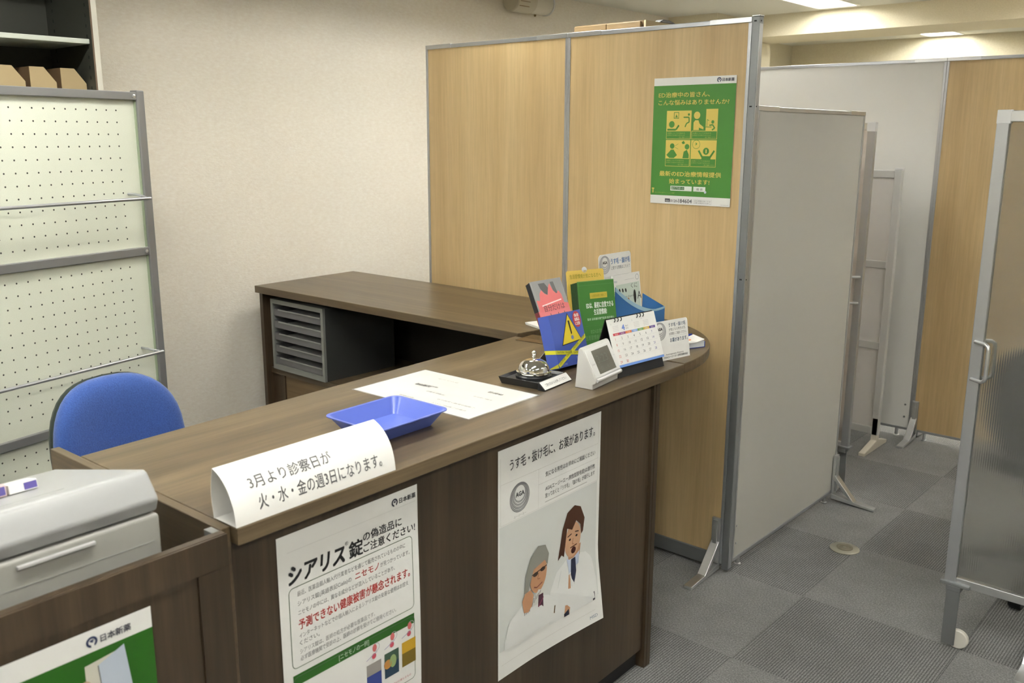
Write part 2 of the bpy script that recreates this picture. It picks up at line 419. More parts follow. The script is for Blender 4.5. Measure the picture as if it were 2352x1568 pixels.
# tall plywood locker with a carton, hidden behind the beech panels
lk = thing('storage_locker', 'tall plain locker whose top just clears the beech partition', 'locker', (-2.47, 3.2, 0))
ply = wood('plywood_shaded', 0, [(.3, (.17, .115, .055)), (.7, (.23, .16, .08))], rough=.6)  # plywood colour darkened to carry the shadow on the locker front
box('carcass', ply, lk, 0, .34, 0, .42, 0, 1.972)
box('end_panel', mat('pale_veneer', (.56, .47, .30), .6), lk, .341, .35, 0, .42, 0, 1.972)
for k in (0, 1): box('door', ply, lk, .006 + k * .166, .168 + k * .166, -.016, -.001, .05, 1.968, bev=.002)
bx = tag(B().prism([(3.30, 1.9725), (3.42, 1.9725), (3.42, 1.977), (3.38, 1.985), (3.33, 1.985)], -2.155, -2.12, 'x').bevel(.003).obj('small_gadget', black), 'small black gadget lying on the tall locker', 'gadget')

# rolling frosted screens
def screen(name, label, w, h, loc, rz, infill, wheel=True, handle=True):
    t = thing(name, label, 'screen', loc, rz)
    d = .022; s = .032; zb = .205
    for a in (0, w - s):
        box('stile', alu, t, a, a + s, -d / 2, d / 2, zb, h, bev=.002)
    box('rail', alu_l, t, s, w - s, -d / 2, d / 2, h - .03, h, bev=.002)
    box('rail', alu_l, t, s, w - s, -d / 2, d / 2, zb, zb + .026, bev=.002)
    box('corner_cap', plast_w, t, -.001, s + .003, -d / 2 - .001, d / 2 + .001, h - .035, h + .002, bev=.002)
    box('infill', infill, t, s - .004, w - s + .004, -.0015, .0015, zb + .02, h - .025)
    for a in (.0, w - .06):
        lg = B().box(a + .008, a + .05, -.016, .016, .185, .204); lg.bevel(.003); lg = lg.obj('caster_bracket', alu_d, t)
        box('clamp', alu_d, lg, a - .01, a + .075, -.02, .02, .204, .216, bev=.003)
        box('caster_leg', alu_d, lg, a + .010, a + .048, -.014, -.008, .010, .186, bev=.001)
        B().lathe([(.027, -.009), (.03, -.006), (.03, .006), (.027, .009)], 24).obj('wheel', mat('white_nylon', (.72, .70, .64), .4), lg, True).matrix_local = Matrix.Translation((a + .054, .003, .0302)) @ Matrix.Rotation(PI / 2, 4, 'X')
    if handle:
        z0, z1 = .845, .955
        for sd in (-1, 1):
            B().tube([(hx, sd * hy, zz) for hx, hy, zz in ((.010, d / 2, z0), (.026, .022, z0), (.042, .030, z0), (.050, .034, z0 + .006), (.053, .0355, z0 + .016), (.053, .0355, z1 - .016), (.050, .034, z1 - .006), (.042, .030, z1), (.026, .022, z1), (.010, d / 2, z1))], .0055, 10).obj('handle', alu_l, t, True)
    return t
frost2 = poly('frosted_pink_white', (.86, .80, .76))
s1 = screen('rolling_screen', 'rolling screen with ribbed frosted panel and D-handle, standing alone on the open carpet', .9, 1.595, (-.705, 2.8, 0), 0, frost)
s2 = screen('rolling_screen', 'rolling frosted screen tucked behind the end of the low grey panel', .75, 1.58, (-1.40, 3.80, 0), PI, frost2)
# white framed screen against the far panels
sw = thing('leg_screen', 'white three-pane screen on flat feet standing against the far white panel', 'screen', (-1.51, 4.47, 0))
for a in (-.8, -.035): box('stile', mat('pale_frame', (.60, .605, .60), .45, .15), sw, a, a + .035, 0, .03, .07, 1.372, bev=.003)
for k, zz in enumerate((1.335, .905, .505, .075)): box('rail', mat('pale_frame', (.60, .605, .60), .45, .15), sw, -.765, -.035, .002, .028, zz, zz + .036, bev=.003)
for zz, z2 in ((.111, .505), (.541, .905), (.941, 1.335)): box('pane', mat('white_pane', (.70, .685, .67), .5), sw, -.766, -.034, .012, .018, zz, z2)
box('end_cap', plast_w, sw, -.036, .001, -.001, .031, 1.372, 1.382, bev=.002)
for a in (-.8, -.035):
    ft = B().prism([(-.15, .0), (-.15, .016), (0, .045), (0, .16), (.03, .16), (.03, .045), (.15, .016), (.15, 0)], a + .002, a + .033, 'x').bevel(.003).obj('foot', mat('cream_metal', (.62, .58, .50), .45), sw)
    ft.location = (0, .0, 0)
pz_ = panel('office_divider', 'pale grey partition panel mostly hidden behind the ribbed frosted screen', .9, H2, grey_board, (-.476, 2.90, 0), 0, z0=.035, base=False)
bracket(pz_, Matrix.Translation((.018, 0, 0)))
# floor outlet
fo = thing('floor_outlet', 'round beige floor outlet cover set in the carpet', 'floor outlet', (-1.18, 3.25, 0))
ol = mat('beige_metal', (.36, .345, .285), .35, .4)
B().lathe([(.0, .0), (.053, .0), (.054, .003), (.048, .006), (.0, .0065)], 40).obj('cover', ol, fo, True)
B().lathe([(.03, .006), (.03, .0085), (.022, .0085), (.021, .0066)], 32).obj('ring', mat('dull_brass', (.27, .25, .19), .4, .5), fo, True)
B().lathe([(.006, .006), (.006, .0082), (.001, .0084)], 12).obj('screw', ol, fo)

# ================================================================== COUNTERS
CT, CX, CY, CTH = .90, -1.249, .745, .0269           # counter height, front left corner, heading
MC = Matrix.Translation((CX, CY, 0)) @ Matrix.Rotation(CTH, 4, 'Z')
def cw(lx, ly, z=CT): return MC @ Vector((lx, ly, z))
ct = thing('reception_counter', 'long dark walnut reception counter with two posters on its front', 'counter', (CX, CY, 0), CTH)
LU = 1.36
tp = B().prism([(0, 0), (0, 1.452), (-.597, 1.425), (-.54, 0)], CT - .03, CT).bevel(.002).obj('counter_top', walnut_y, ct)
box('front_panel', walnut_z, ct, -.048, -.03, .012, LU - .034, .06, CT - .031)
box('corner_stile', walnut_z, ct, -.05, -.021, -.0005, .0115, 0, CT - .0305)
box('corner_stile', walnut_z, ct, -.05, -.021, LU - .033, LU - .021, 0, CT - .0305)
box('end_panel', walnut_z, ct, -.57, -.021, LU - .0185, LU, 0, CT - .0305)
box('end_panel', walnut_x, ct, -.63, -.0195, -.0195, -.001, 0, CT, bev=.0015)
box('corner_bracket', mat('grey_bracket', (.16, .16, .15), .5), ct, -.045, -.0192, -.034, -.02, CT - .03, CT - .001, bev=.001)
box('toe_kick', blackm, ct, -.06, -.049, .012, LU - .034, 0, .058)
box('inner_shelf', walnut_y, ct, -.54, -.05, .0005, LU - .019, .68, .70)
lo = thing('low_desk_unit', 'dark walnut desk unit with raised front board that hides the printer base', 'desk', (CX, CY, 0), CTH)
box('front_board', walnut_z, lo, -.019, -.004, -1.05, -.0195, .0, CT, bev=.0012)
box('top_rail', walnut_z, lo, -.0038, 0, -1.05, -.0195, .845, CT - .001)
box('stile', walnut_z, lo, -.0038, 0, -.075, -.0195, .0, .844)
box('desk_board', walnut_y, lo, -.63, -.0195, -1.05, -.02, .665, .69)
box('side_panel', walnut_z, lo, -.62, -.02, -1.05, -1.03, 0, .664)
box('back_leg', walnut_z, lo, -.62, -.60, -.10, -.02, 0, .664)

# return desk with quarter-round corner
rd = thing('return_desk', 'dark walnut return desk with rounded corner top against the beech panels', 'desk', (0, 0, 0))
box_top = [(-3.375, 2.170), (-1.905, 2.190), (-1.83, 2.742), (-3.405, 2.728)]
B().prism(box_top, CT - .03, CT).bevel(.002).obj('desk_top', walnut_x, rd)
qc = Vector((-1.832, 2.2025)); arc = [(qc.x + .54 * math.cos(a), qc.y + .54 * math.sin(a)) for a in [PI / 2 * k / 24 for k in range(25)]]
qt = B().prism([(-1.8225, 2.2025)] + [(p[0] - .0, p[1]) for p in arc[:-1]] + [(-1.8225, 2.7415)], CT - .03, CT).bevel(.002).obj('corner_top', walnut_y, rd)
box('leg_panel', walnut_z, rd, -3.372, -3.350, 2.19, 2.70, 0, CT - .0305)
box('back_panel', mat('back_panel_shade', (.016, .012, .008), .6), rd, -3.35, -1.85, 2.685, 2.70, .06, CT - .0305)  # near-black colour paints in the shade under the desk top
box('shelf', walnut_x, rd, -3.3495, -2.35, 2.215, 2.684, .515, .54)
box('drawer_front', wood('brown_drawer', 0, [(.3, (.12, .075, .032)), (.7, (.17, .11, .05))], rough=.5), rd, -3.26, -2.40, 2.225, 2.242, .10, .513, bev=.0015)
box('drawer_side', walnut_z, rd, -3.349, -3.27, 2.225, 2.60, .0, .513)
box('drawer_side', walnut_z, rd, -2.39, -2.36, 2.225, 2.60, .0, .513)
box('support_post', walnut_z, rd, -1.80, -1.77, 2.50, 2.70, 0, CT - .0305)
# grey five-drawer letter case on the shelf
lc = thing('letter_case', 'grey plastic five-drawer letter case on the shelf under the return desk', 'drawer case', (-3.317, 2.205, .541))
pg = mat('grey_case', (.20, .205, .19), .45); pd = mat('smoked_drawer', (.13, .13, .135), .25); pk = mat('case_dark', (.04, .042, .04), .5)
W_, D_, H_ = .36, .375, .305
b = B(); b.box(0, W_, .0, D_, H_ - .018, H_).box(0, W_, 0, D_, 0, .022).box(0, .014, 0, D_, .022, H_ - .018).box(W_ - .014, W_, 0, D_, .022, H_ - .018).box(.014, W_ - .014, D_ - .01, D_, .022, H_ - .018)
b.obj('case', pg, lc)
box('side_skin', pk, lc, W_, W_ + .001, .012, D_, 0, H_)
for k in range(5):
    z0 = .024 + k * .0525
    d = B(); d.box(.0155, W_ - .0155, .006, .36, z0, z0 + .004).box(.0155, .019, .006, .36, z0 + .004, z0 + .034).box(W_ - .019, W_ - .0155, .006, .36, z0 + .004, z0 + .034)
    d.box(.019, W_ - .019, .006, .010, z0 + .004, z0 + .030)
    dr = d.obj('drawer', pd, lc)
    box('pull_lip', mat('pale_lip', (.24, .24, .235), .35), dr, .05, W_ - .02, .001, .0058, z0 + .026, z0 + .0305)
    pgm = box('paper_edge', mat('paper_stack', (.34, .34, .33), .7), dr, .06, W_ - .04, .0115, .28, z0 + .0042, z0 + .02)

# ================================================================== BACK OF THE RECEPTION
PA = math.radians(13)
pegT = thing('pegboard_screen', 'pale green pegboard screen in a grey metal frame with hanging bars', 'pegboard', (-3.06, 1.575, 0), PA + PI / 2)
# local x runs toward the right end: board spans x -1.2..0, front faces -Y
gf = mat('grey_frame', (.24, .24, .245), .4, .4)
PH = 1.67
for a in (-.03, -1.2): box('post', gf, pegT, a, a + .03, -.012, .022, .0, PH, bev=.003)
for z0, z1 in ((1.638, 1.664), (1.118, 1.146), (.578, .606), (.05, .078)):
    r = box('cross_rail', gf, pegT, -1.17, -.03, -.010, .018, z0, z1, bev=.002)
    if z0 > .3: B().lathe([(.006, 0), (.006, .003), (.002, .004)], 12).obj('bolt', alu_l, r).matrix_local = Matrix.Translation((-.042, -.010, (z0 + z1) / 2)) @ Matrix.Rotation(PI / 2, 4, 'X')
for z0, z1 in ((.078, .578), (.606, 1.118), (1.146, 1.638)):
    pn = box('board', peg_m, pegT, -1.17, -.03, .004, .010, z0, z1)
    box('edge_trim', mat('green_trim', (.30, .36, .25), .5), pn, -.034, -.0302, -.004, .004, z0, z1)
    hb = B(); n = 12
    zz = z1 - .035
    while zz > z0 + .025:
        xx = -.105
        while xx > -1.14:
            hb.ring([[(xx + .0029 * math.cos(2 * PI * i / 8), .00395, zz + .0029 * math.sin(2 * PI * i / 8)) for i in range(8)], [(xx + .0029 * math.cos(2 * PI * i / 8), .0038, zz + .0029 * math.sin(2 * PI * i / 8)) for i in range(8)]])
            xx -= .0375
        zz -= .0385
    ho = hb.obj('peg_holes', mat('hole_dark', (.05, .05, .04), .8), pn); ho['kind'] = 'stuff'
for zz in (1.315, .782):
    hbar = B().tube([(-.085, .004, zz + .014), (-.085, -.03, zz + .014), (-.078, -.05, zz + .010), (-.055, -.055, zz)], .0045, 8).obj('bar_hook', alu, pegT, True)
    B().tube([(-1.15, -.055, zz), (-.045, -.055, zz)], .0055, 10).obj('hanging_bar', alu, pegT, True)
for a in (-.015, -1.185):
    B().prism([(-.2, 0), (-.2, .02), (-.02, .045), (.02, .045), (.2, .02), (.2, 0)], a - .014, a + .014, 'x').obj('foot', gf, pegT).location = (0, .005, 0)

# steel bookcase behind the pegboard
bc = thing('steel_bookcase', 'dark grey steel bookcase standing against the cream wall behind the pegboard', 'bookcase', (XW + .004, 1.475, 0))
BD, BW, BH = .335, .9, 2.1
sd = mat('bookcase_steel', (.045, .046, .036), .5, .2); pale = mat('shelf_paint', (.50, .53, .47), .45); rust = mat('edge_brown', (.14, .095, .06), .6)
sk = B().box(0, BD, -.022, 0, .0, BH)
sk.obj('side_panel', sd, bc); B().box(0, BD, -BW, -BW + .022, .0, BH).obj('side_panel', sd, bc)
box('side_edge', rust, bc, BD + .0002, BD + .002, -.0215, -.0165, 0, BH); box('side_edge', mat('pale_side', (.55, .53, .46), .6), bc, BD + .0002, BD + .002, -.0163, 0, 0, BH)
box('side_skin', mat('pale_side', (.55, .53, .46), .6), bc, .002, BD, .0003, .0025, 0, BH)
box('back_panel', sd, bc, 0, .008, -BW + .022, -.022, 0, BH)
box('top_panel', sd, bc, .008, BD, -BW + .022, -.022, BH - .025, BH)
for zz in (.08, .46, .84, 1.20, 1.548, 1.832):
    box('shelf', pale, bc, .03, BD - .012, -BW + .024, -.024, zz - .016, zz, bev=.002)
for yy in (-.0225, -BW + .0222):
    hs = B()
    for k in range(60):
        for xx in (BD - .03, .06): hs.box(xx - .003, xx + .003, yy - .0004, yy + .0004, .12 + k * .033, .131 + k * .033)
    o = hs.obj('slot_holes', blackm, bc); o['kind'] = 'stuff'
kraft = mat('kraft_board', (.40, .305, .165), .75)
for k, (yy, lab) in enumerate(((-.107, 'brown kraft magazine file on the bookcase shelf, against its side panel'), (-.205, 'brown kraft magazine file on the bookcase shelf, second from the side panel'), (-.303, 'brown kraft magazine file on the bookcase shelf, third from the side panel'))):
    f = thing('magazine_file', lab, 'magazine file', (XW + .06, 1.475 + yy, 1.5485), 0, 'kraft magazine files in the bookcase')
    w = .090
    B().prism([(0, 0), (w - .008, 0), (w - .008, .143), (w * .5, .19), (0, .19)], .215, .218, 'x').obj('front_face', kraft, f)
    B().prism([(0, 0), (w - .008, 0), (w - .008, .143), (w * .5, .19), (0, .19)], 0, .003, 'x').obj('back_face', kraft, f)
    box('spine', mat('kraft_dark', (.17, .10, .045), .8), f, .0032, .2148, 0, .003, 0, .19)
    box('side_face', kraft, f, .0032, .2148, w - .011, w - .008, 0, .143)
    box('base', kraft, f, .0032, .2148, .0032, w - .0112, 0, .003)

# office chairs
def chair(label, fab, loc, rz, shell):
    """seat faces local -Y"""
    t = thing('office_chair', label, 'chair', loc, rz)
    def outline(s):
        pts = []
        for i in range(40):
            a = 2 * PI * i / 40; c, q = math.cos(a), math.sin(a)
            x = .193 * math.copysign(abs(c) ** .72, c) * (1.0 if q < 0 else 1 - .06 * q); z = .69 + (.185 if q > 0 else .20) * math.copysign(abs(q) ** .78, q)
            pts.append((x * s, .69 + (z - .69) * s))
        return pts
    def yb(x, z): return .225 - .55 * x * x * 2 + .10 * (z - .55)          # curved back
    R = []
    for s, off in ((.3, -.0465), (.55, -.046), (.72, -.044), (.84, -.040), (.92, -.034), (.97, -.025), (.995, -.014), (1.0, -.004), (.99, .004)):
        R.append([(x, yb(x, z) + off, z) for x, z in outline(s)])
    cb_ = B(); cb_.ring(R); cb_.obj('backrest', fab, t, True)
    R = [[(x, yb(x, z) + off, z) for x, z in outline(s)] for s, off in ((.988, .0045), (1.0, .012), (.97, .03), (.85, .04))]
    B().ring(R).obj('back_shell', shell, t, True)
    se = B(); rings = []
    for s, z in ((.90, .40), (1, .415), (1, .445), (.95, .468), (.8, .474)):
        rings.append([(.235 * s * math.copysign(abs(math.cos(a)) ** .6, math.cos(a)), -.04 + .22 * s * math.copysign(abs(math.sin(a)) ** .6, math.sin(a)), z) for a in [2 * PI * i / 36 for i in range(36)]])
    se.ring(rings).obj('seat', fab, t, True)
    B().tube([(0, .06, .385), (0, .2, .385), (0, .272, .41), (0, .288, .5), (0, .282, .62)], .018, 10).obj('back_support', black, t, True)
    box('seat_plate', black, t, -.1, .1, -.14, .1, .375, .3995, bev=.006)
    B().lathe([(.03, .10), (.03, .22), (.018, .221), (.018, .376)], 20).obj('column', black, t, True)
    for k in range(5):
        a = 2 * PI * k / 5 + .3; M = Matrix.Rotation(a, 4, 'Z')
        lg = B().prism([(.02, .105), (.02, .065), (.27, .055), (.27, .075)], -.018, .018, 'y', M=M).bevel(.004).obj('base_leg', black, t)
        B().lathe([(.0, -.02), (.022, -.02), (.025, -.014), (.025, .014), (.022, .02), (0, .02)], 18).obj('caster', black, lg, True).matrix_local = M @ Matrix.Translation((.262, 0, .0252)) @ Matrix.Rotation(PI / 2, 4, 'X')
    return t
chair('blue fabric office chair with dark shell drawn up behind the reception counter', blue_fab, (-2.215, 1.125, 0), PI / 2 + .12, mat('dark_green_shell', (.012, .022, .018), .45))
chair('black fabric office chair half seen through the ribbed frosted screen', black_fab, (-.55, 3.45, 0), PI * .97, black)

# ================================================================== ON THE DESKS
def onct(name, label, cat, lx, ly, z=CT, rz=0, group=None):
    return thing(name, label, cat, cw(lx, ly, z + .0003), CTH + rz, group)
# printer
pr = onct('printer', 'light grey multifunction printer behind the raised front board of the desk', 'printer', 0, 0, .690)
PY0, PY1 = -.60, -.106
def rrect(x0, x1, y0, y1, r, z, n=6):
    P = []
    for cx_, cy_, a0 in ((x1 - r, y1 - r, 0), (x0 + r, y1 - r, PI / 2), (x0 + r, y0 + r, PI), (x1 - r, y0 + r, 1.5 * PI)):
        P += [(cx_ + r * math.cos(a0 + PI / 2 * i / n), cy_ + r * math.sin(a0 + PI / 2 * i / n), z) for i in range(n + 1)]
    return P
B().prism([(-.045, .010), (-.045, .262), (-.40, .224), (-.40, .010)], PY0, PY1, 'y').bevel(.007, 3).obj('body', mat('printer_grey', (.29, .287, .265), .4), pr, True)
box('base', plast_g, pr, -.39, -.052, PY0 + .01, PY1 - .01, 0, .0099)
lid = B().prism([(-.052, .2635), (-.0435, .284), (-.046, .290), (-.072, .322), (-.080, .3245), (-.40, .247), (-.40, .2262)], PY0, PY1, 'y').bevel(.006, 3, .3).obj('lid', mat('printer_lid', (.33, .335, .335), .38), pr, True)
for k in range(7): box('front_groove', plast_g, pr, -.0451, -.0444, PY0 + .02, PY1 - .012, .05 + k * .028, .0512 + k * .028)
box('grip', mat('bright_plastic', (.46, .46, .46), .3), pr, -.0449, -.0385, PY1 - .215, PY1 - .105, .247, .252, bev=.001)
def tz(lx): return .69 + .3245 + .242 * (lx + .080) + .0006
M_t = math.atan(.242)
box('lid_seam', plast_g, lid, -.1165, -.115, PY1 - .30, PY1 - .11, .3140, .3163)
def ontop(name, lab, cat, lx, ly):
    t = thing(name, lab, cat, cw(lx, ly, tz(lx) + .0008)); t.rotation_euler = (0, -M_t, CTH); return t
def pill_box(lab, lx, ly, w, d, h, body, print_col):
    t = ontop('medicine_box', lab, 'box', lx, ly)
    box('carton', body, t, -d / 2, d / 2, -w / 2, w / 2, 0, h, bev=.0008)
    box('printed_band', ink(print_col), t, -d / 2 - .0004, d / 2 + .0004, w * .02, w * .48, h * .12, h * .85)
pill_box('small pink and white medicine box with a purple band on the printer lid', -.225, -.305, .085, .04, .018, mat('pink_card', (.62, .48, .47), .5), (.36, .33, .60))
pill_box('small white medicine box with a dark blue band on the printer lid', -.222, -.238, .042, .035, .015, paper, (.36, .32, .60))
wd_ = ontop('eraser_case', 'little white case with a grey end on the printer lid', 'case', -.175, -.372)
box('body', paper, wd_, -.014, .014, -.03, .03, 0, .014, bev=.002); box('end_cap', plast_g, wd_, -.012, .012, .0302, .045, .001, .012, bev=.001)

# folded paper notice on the counter edge
tn = onct('tent_notice', 'folded white paper notice about consultation days on the counter edge', 'notice', 0, 0, CT)
TL_ = .352
def bez(s): a, c, d = (-.0035, .0), (-.008, .07), (-.063, .089); return tuple((1 - s) ** 2 * a[i] + 2 * s * (1 - s) * c[i] + s * s * d[i] for i in (0, 1))
def bezn(s):
    a, c, d = (-.0035, .0), (-.008, .07), (-.063, .089); t = [2 * (1 - s) * (c[i] - a[i]) + 2 * s * (d[i] - c[i]) for i in (0, 1)]; l = math.hypot(*t); return t[1] / l, -t[0] / l
def fmap(u, v, l):
    s = max(0, min(1, v / .112)); p = bez(s); n = bezn(s); return (p[0] + n[0] * l, u, p[1] + n[1] * l)
B().sheet(lambda u, v, l: fmap(u * TL_, v * .112, l), 1, 18, .0005).obj('front_leaf', paper, tn, True)
B().sheet(lambda u, v, l: (-.0637 - .004 * (1 - v) - .006 * math.sin(PI * v) - l, u * TL_, .0885 * v), 1, 8, .0005).obj('back_leaf', paper, tn, True)
box('base_flap', paper, tn, -.066, -.005, .001, TL_ - .001, .0, .0006)
P = Print(fmap, tn)
G = (.36, .36, .37)
P.text('3月より診察日が', .040, .051, .026, G, w=.172, bold=.004)
P.text('火・水・金の週3日になります。', .048, .016, .026, G, w=.272, bold=.004)
P.build()

# blue cash tray
tr = thing('cash_tray', 'shallow blue plastic coin tray with flared sides on the counter', 'tray', (-1.470, 1.258, CT + .0004), .03)
blue_p = mat('blue_plastic', (.105, .155, .53), .28)
def rr(hx, hy, r, z): return rrect(-hx, hx, -hy, hy, r, z, 5)
b = B(); b.ring([rr(.062, .078, .012, .0), rr(.084, .103, .02, .033), rr(.089, .108, .022, .034), rr(.089, .108, .022, .036), rr(.0835, .1025, .02, .0355), rr(.061, .077, .012, .003)])
b.obj('tray_shell', blue_p, tr, True)
# laminated sheet
q = [(-1.768, 1.404), (-1.782, 1.658), (-1.395, 1.681), (-1.375, 1.422)]
ls = thing('laminated_sheet', 'large laminated white notice lying flat on the counter behind the blue tray', 'sheet', (-1.58, 1.541, CT + .0003), .035)
box('film', clear, ls, -.199, .199, -.132, .132, 0, .0004)
box('page', mat('laminated_page', (.64, .64, .625), .3), ls, -.194, .194, -.127, .127, .0004, .0009)
# text faces the far side: rotated half a turn
P = Print(lambda u, v, l: (-u, -v, .0009 + l), ls)
Gy = (.42, .42, .42); Dk = (.30, .30, .30)
for yy, items in ((.085, [(-.15, '診察のご案内について', .11), ( .02, '受付時間', .05)]), (.055, [(-.15, 'ご来院の皆様へお知らせ', .12)]), (.02, [(-.02, '火曜日 水曜日', .06)]), (-.02, [(-.14, 'お問い合わせ', .06), (.04, '電話受付', .05)]), (-.085, [(.03, 'クリニック', .07)])):
    for x_, s_, w_ in items: P.text(s_, x_, yy, .008, Dk if yy in (.055,) else Gy, w=w_)
for yy in (.075, .01, -.05): P.rect(-.17, yy, .12, yy + .0005, (.75, .75, .75))
P.text('診療時間', .06, -.015, .014, (.3, .3, .3), w=.05, bold=.01); P.text('休診日', -.13, -.075, .014, (.3, .3, .3), w=.045, bold=.01); P.build()

# call bell on its black tray
bl = thing('call_bell', 'chrome desk call bell standing on a square black tray', 'bell', (-1.482, 1.768, CT + .0136), .12)
B().lathe([(.047, 0), (.047, .006), (.041, .012), (.012, .013)], 36).obj('base', black, bl, True)
prof = [(.044, .0115), (.0455, .013), (.0455, .016), (.0425, .018)] + [(.0415 * math.cos(a) ** .8, .018 + .030 * math.sin(a) ** 1.0) for a in [PI / 2 * k / 10 for k in range(10)]] + [(.004, .0482), (.001, .0484)]
B().lathe(prof, 48).obj('dome', chrome, bl, True)
B().lathe([(.0035, .0485), (.0035, .053), (.005, .0545), (.0035, .056), (.0035, .058), (.0062, .061), (.0066, .0645), (.005, .068), (.001, .0695)], 20).obj('plunger', chrome, bl, True)
bt = thing('bell_tray', 'square black plastic tray with a white name strip under the call bell', 'tray', (-1.482, 1.768, CT + .0004), .12)
b = B(); h = .066
b.ring([[(-h + .006, -h + .006, 0), (h - .012, -h + .006, 0), (h - .012, h - .006, 0), (-h + .006, h - .006, 0)], [(-h, -h, .019), (h - .010, -h, .019), (h - .010, h, .019), (-h, h, .019)],
        [(-h + .003, -h + .003, .019), (h - .014, -h + .003, .019), (h - .014, h - .003, .019), (-h + .003, h - .003, .019)], [(-h + .008, -h + .008, .0125), (h - .018, -h + .008, .0125), (h - .018, h - .008, .0125), (-h + .008, h - .008, .0125)]])
b.obj('dish', black, bt)
b = B(); b.prism([(h - .0098, .019), (h + .009, .0015), (h + .009, 0), (h - .0105, 0)], -h, h, 'y'); b.obj('front_wedge', black, bt)
ns = B().prism([(h - .0085, .0190), (h + .0092, .0024), (h + .0098, .0030), (h - .008, .0197)], -h + .004, h - .001, 'y').obj('name_strip', paper, bt)
_s = math.atan2(.0166, .0177)
P = Print(lambda u, v, l: (h + .0098 - v * math.cos(_s) + l * math.sin(_s), -h + .004 + u, .0030 + v * math.sin(_s) + l * math.cos(_s)), bt)
P.text('ご用の方はベルを押してください', .012, .008, .009, (.25, .25, .25), w=.10); P.build()

# desk clock
ck = thing('desk_clock', 'small silver desk clock with square grey display', 'clock', (-1.317, 1.803, CT + .0003), math.radians(97.8))
W = .139
cprof = [(.001, 0), (.001, .013), (-.006, .016), (-.009, .022), (-.007, .029), (.030, .1), (.034, .104), (.040, .104), (.044, .099), (.052, 0)]
B().prism(cprof, 0, W, 'x').bevel(.0018).obj('body', mat('silver_plastic', (.56, .56, .545), .35, .25), ck)
ca = math.atan2(.037, .071); cl = math.hypot(.037, .071)
fc_ = lambda u, v, l: (u, -.007 + v * math.sin(ca) - l * math.cos(ca), .029 + v * math.cos(ca) + l * math.sin(ca))
b = B(); b.ring([[fc_(u, v, -.001) for u, v in ((.003, .001), (W - .003, .001), (W - .003, cl - .001), (.003, cl - .001))], [fc_(u, v, .0016) for u, v in ((.004, .002), (W - .004, .002), (W - .004, cl - .002), (.004, cl - .002))]])
b.obj('face_plate', mat('clock_white', (.70, .70, .69), .35), ck)
b = B(); b.ring([[fc_(u, v, .0014) for u, v in ((.029, .007), (W - .022, .007), (W - .022, cl - .010), (.029, cl - .010))], [fc_(u, v, .0020) for u, v in ((.029, .007), (W - .022, .007), (W - .022, cl - .010), (.029, cl - .010))]])
b.obj('display', mat('lcd_grey', (.13, .13, .105), .25), ck)
P = Print(lambda u, v, l: fc_(u, v, .0020 + l), ck); lg = (.33, .33, .28)
P.text('3:23', .040, .034, .030, lg, w=.055, bold=.01); P.text('22', .042, .015, .014, lg); P.text('4.17', .075, .015, .014, lg, w=.028); P.rect(.031, .03, W - .024, .0304, lg)
P.text('SNOOZE', .008, .034, .005, (.55, .55, .55), w=.016); P.rect(W - .018, .04, W - .006, .0404, (.6, .6, .6)); P.build()
B().tube([(.004, -.008, .024), (W - .004, -.008, .024)], .0055, 12).obj('button_bar', mat('clock_gloss', (.62, .62, .63), .2), ck, True)

# easel calendar
cd = thing('easel_calendar', 'black easel desk calendar open at April', 'calendar', (-1.336, 1.942, CT + .0003), math.radians(85))
W = .197; ta = math.radians(17.5); hl = .158
fcal = flat(ta)
b = B()
for s in (0, 1):
    pass
b.sheet(lambda u, v, l: fcal(u * W, v * hl, l), 1, 1, .0022); b.obj('front_leaf', blackm, cd)
ty, tz = hl * math.sin(ta), hl * math.cos(ta)
b = B(); b.prism([(ty + .0025, tz + .0005), (ty + .0045, tz), (.099, 0), (.0965, 0)], 0, W, 'x'); b.obj('back_leaf', blackm, cd)
box('bottom_strip', blackm, cd, 0, W, .004, .0962, 0, .0018)
pf = lambda u, v, l: (u, (v) * math.sin(ta) - (.0012 + l) * math.cos(ta) - .004 * (1 - v / hl), v * math.cos(ta) + l * math.sin(ta))
B().sheet(lambda u, v, l: pf(-.002 + u * (W + .006), .027 + v * (hl - .028), l), 2, 4, .0006).obj('month_page', paper, cd)
P = Print(pf, cd); x0, x1 = .012, W - .006; cwid = (x1 - x0) / 7
P.rect(-.002, .027, W + .004, .0335, (.42, .58, .86))
yh = .112
for k, c in enumerate([(.80, .25, .28), (.58, .28, .52), (.86, .50, .28), (.55, .68, .90), (.50, .68, .38), (.87, .72, .32), (.42, .33, .62)]):
    P.rect(x0 + k * cwid, yh, x0 + (k + 1) * cwid, yh + .0065, c); P.text(('SUN', 'MON', 'TUE', 'WED', 'THU', 'FRI', 'SAT')[k], x0 + (k + .5) * cwid, yh + .0012, .005, (.9, .9, .9), al='c', w=.012)
for r in range(5):
    for k in range(7):
        n = 1 + r * 7 + k
        if n > 30: continue
        red = k == 0 or n == 30; P.text(str(n), x0 + k * cwid + .004, yh - .0125 - r * .0155, .0095, (.78, .32, .34) if red else ((.45, .45, .68) if k == 6 else (.38, .38, .40)), al='l')
    P.rect(x0, yh - .0155 * (r + 1), x1, yh - .0155 * (r + 1) + .0003, (.80, .80, .80))
for k in range(1, 7): P.rect(x0 + k * cwid, yh - .0775, x0 + k * cwid + .0003, yh, (.84, .84, .84))
P.text('4', .052, .1225, .021, (.36, .50, .82), w=.0115, bold=.02); P.text('April', .067, .131, .006, (.5, .5, .52)); P.text('2012', .067, .124, .006, (.5, .5, .52))
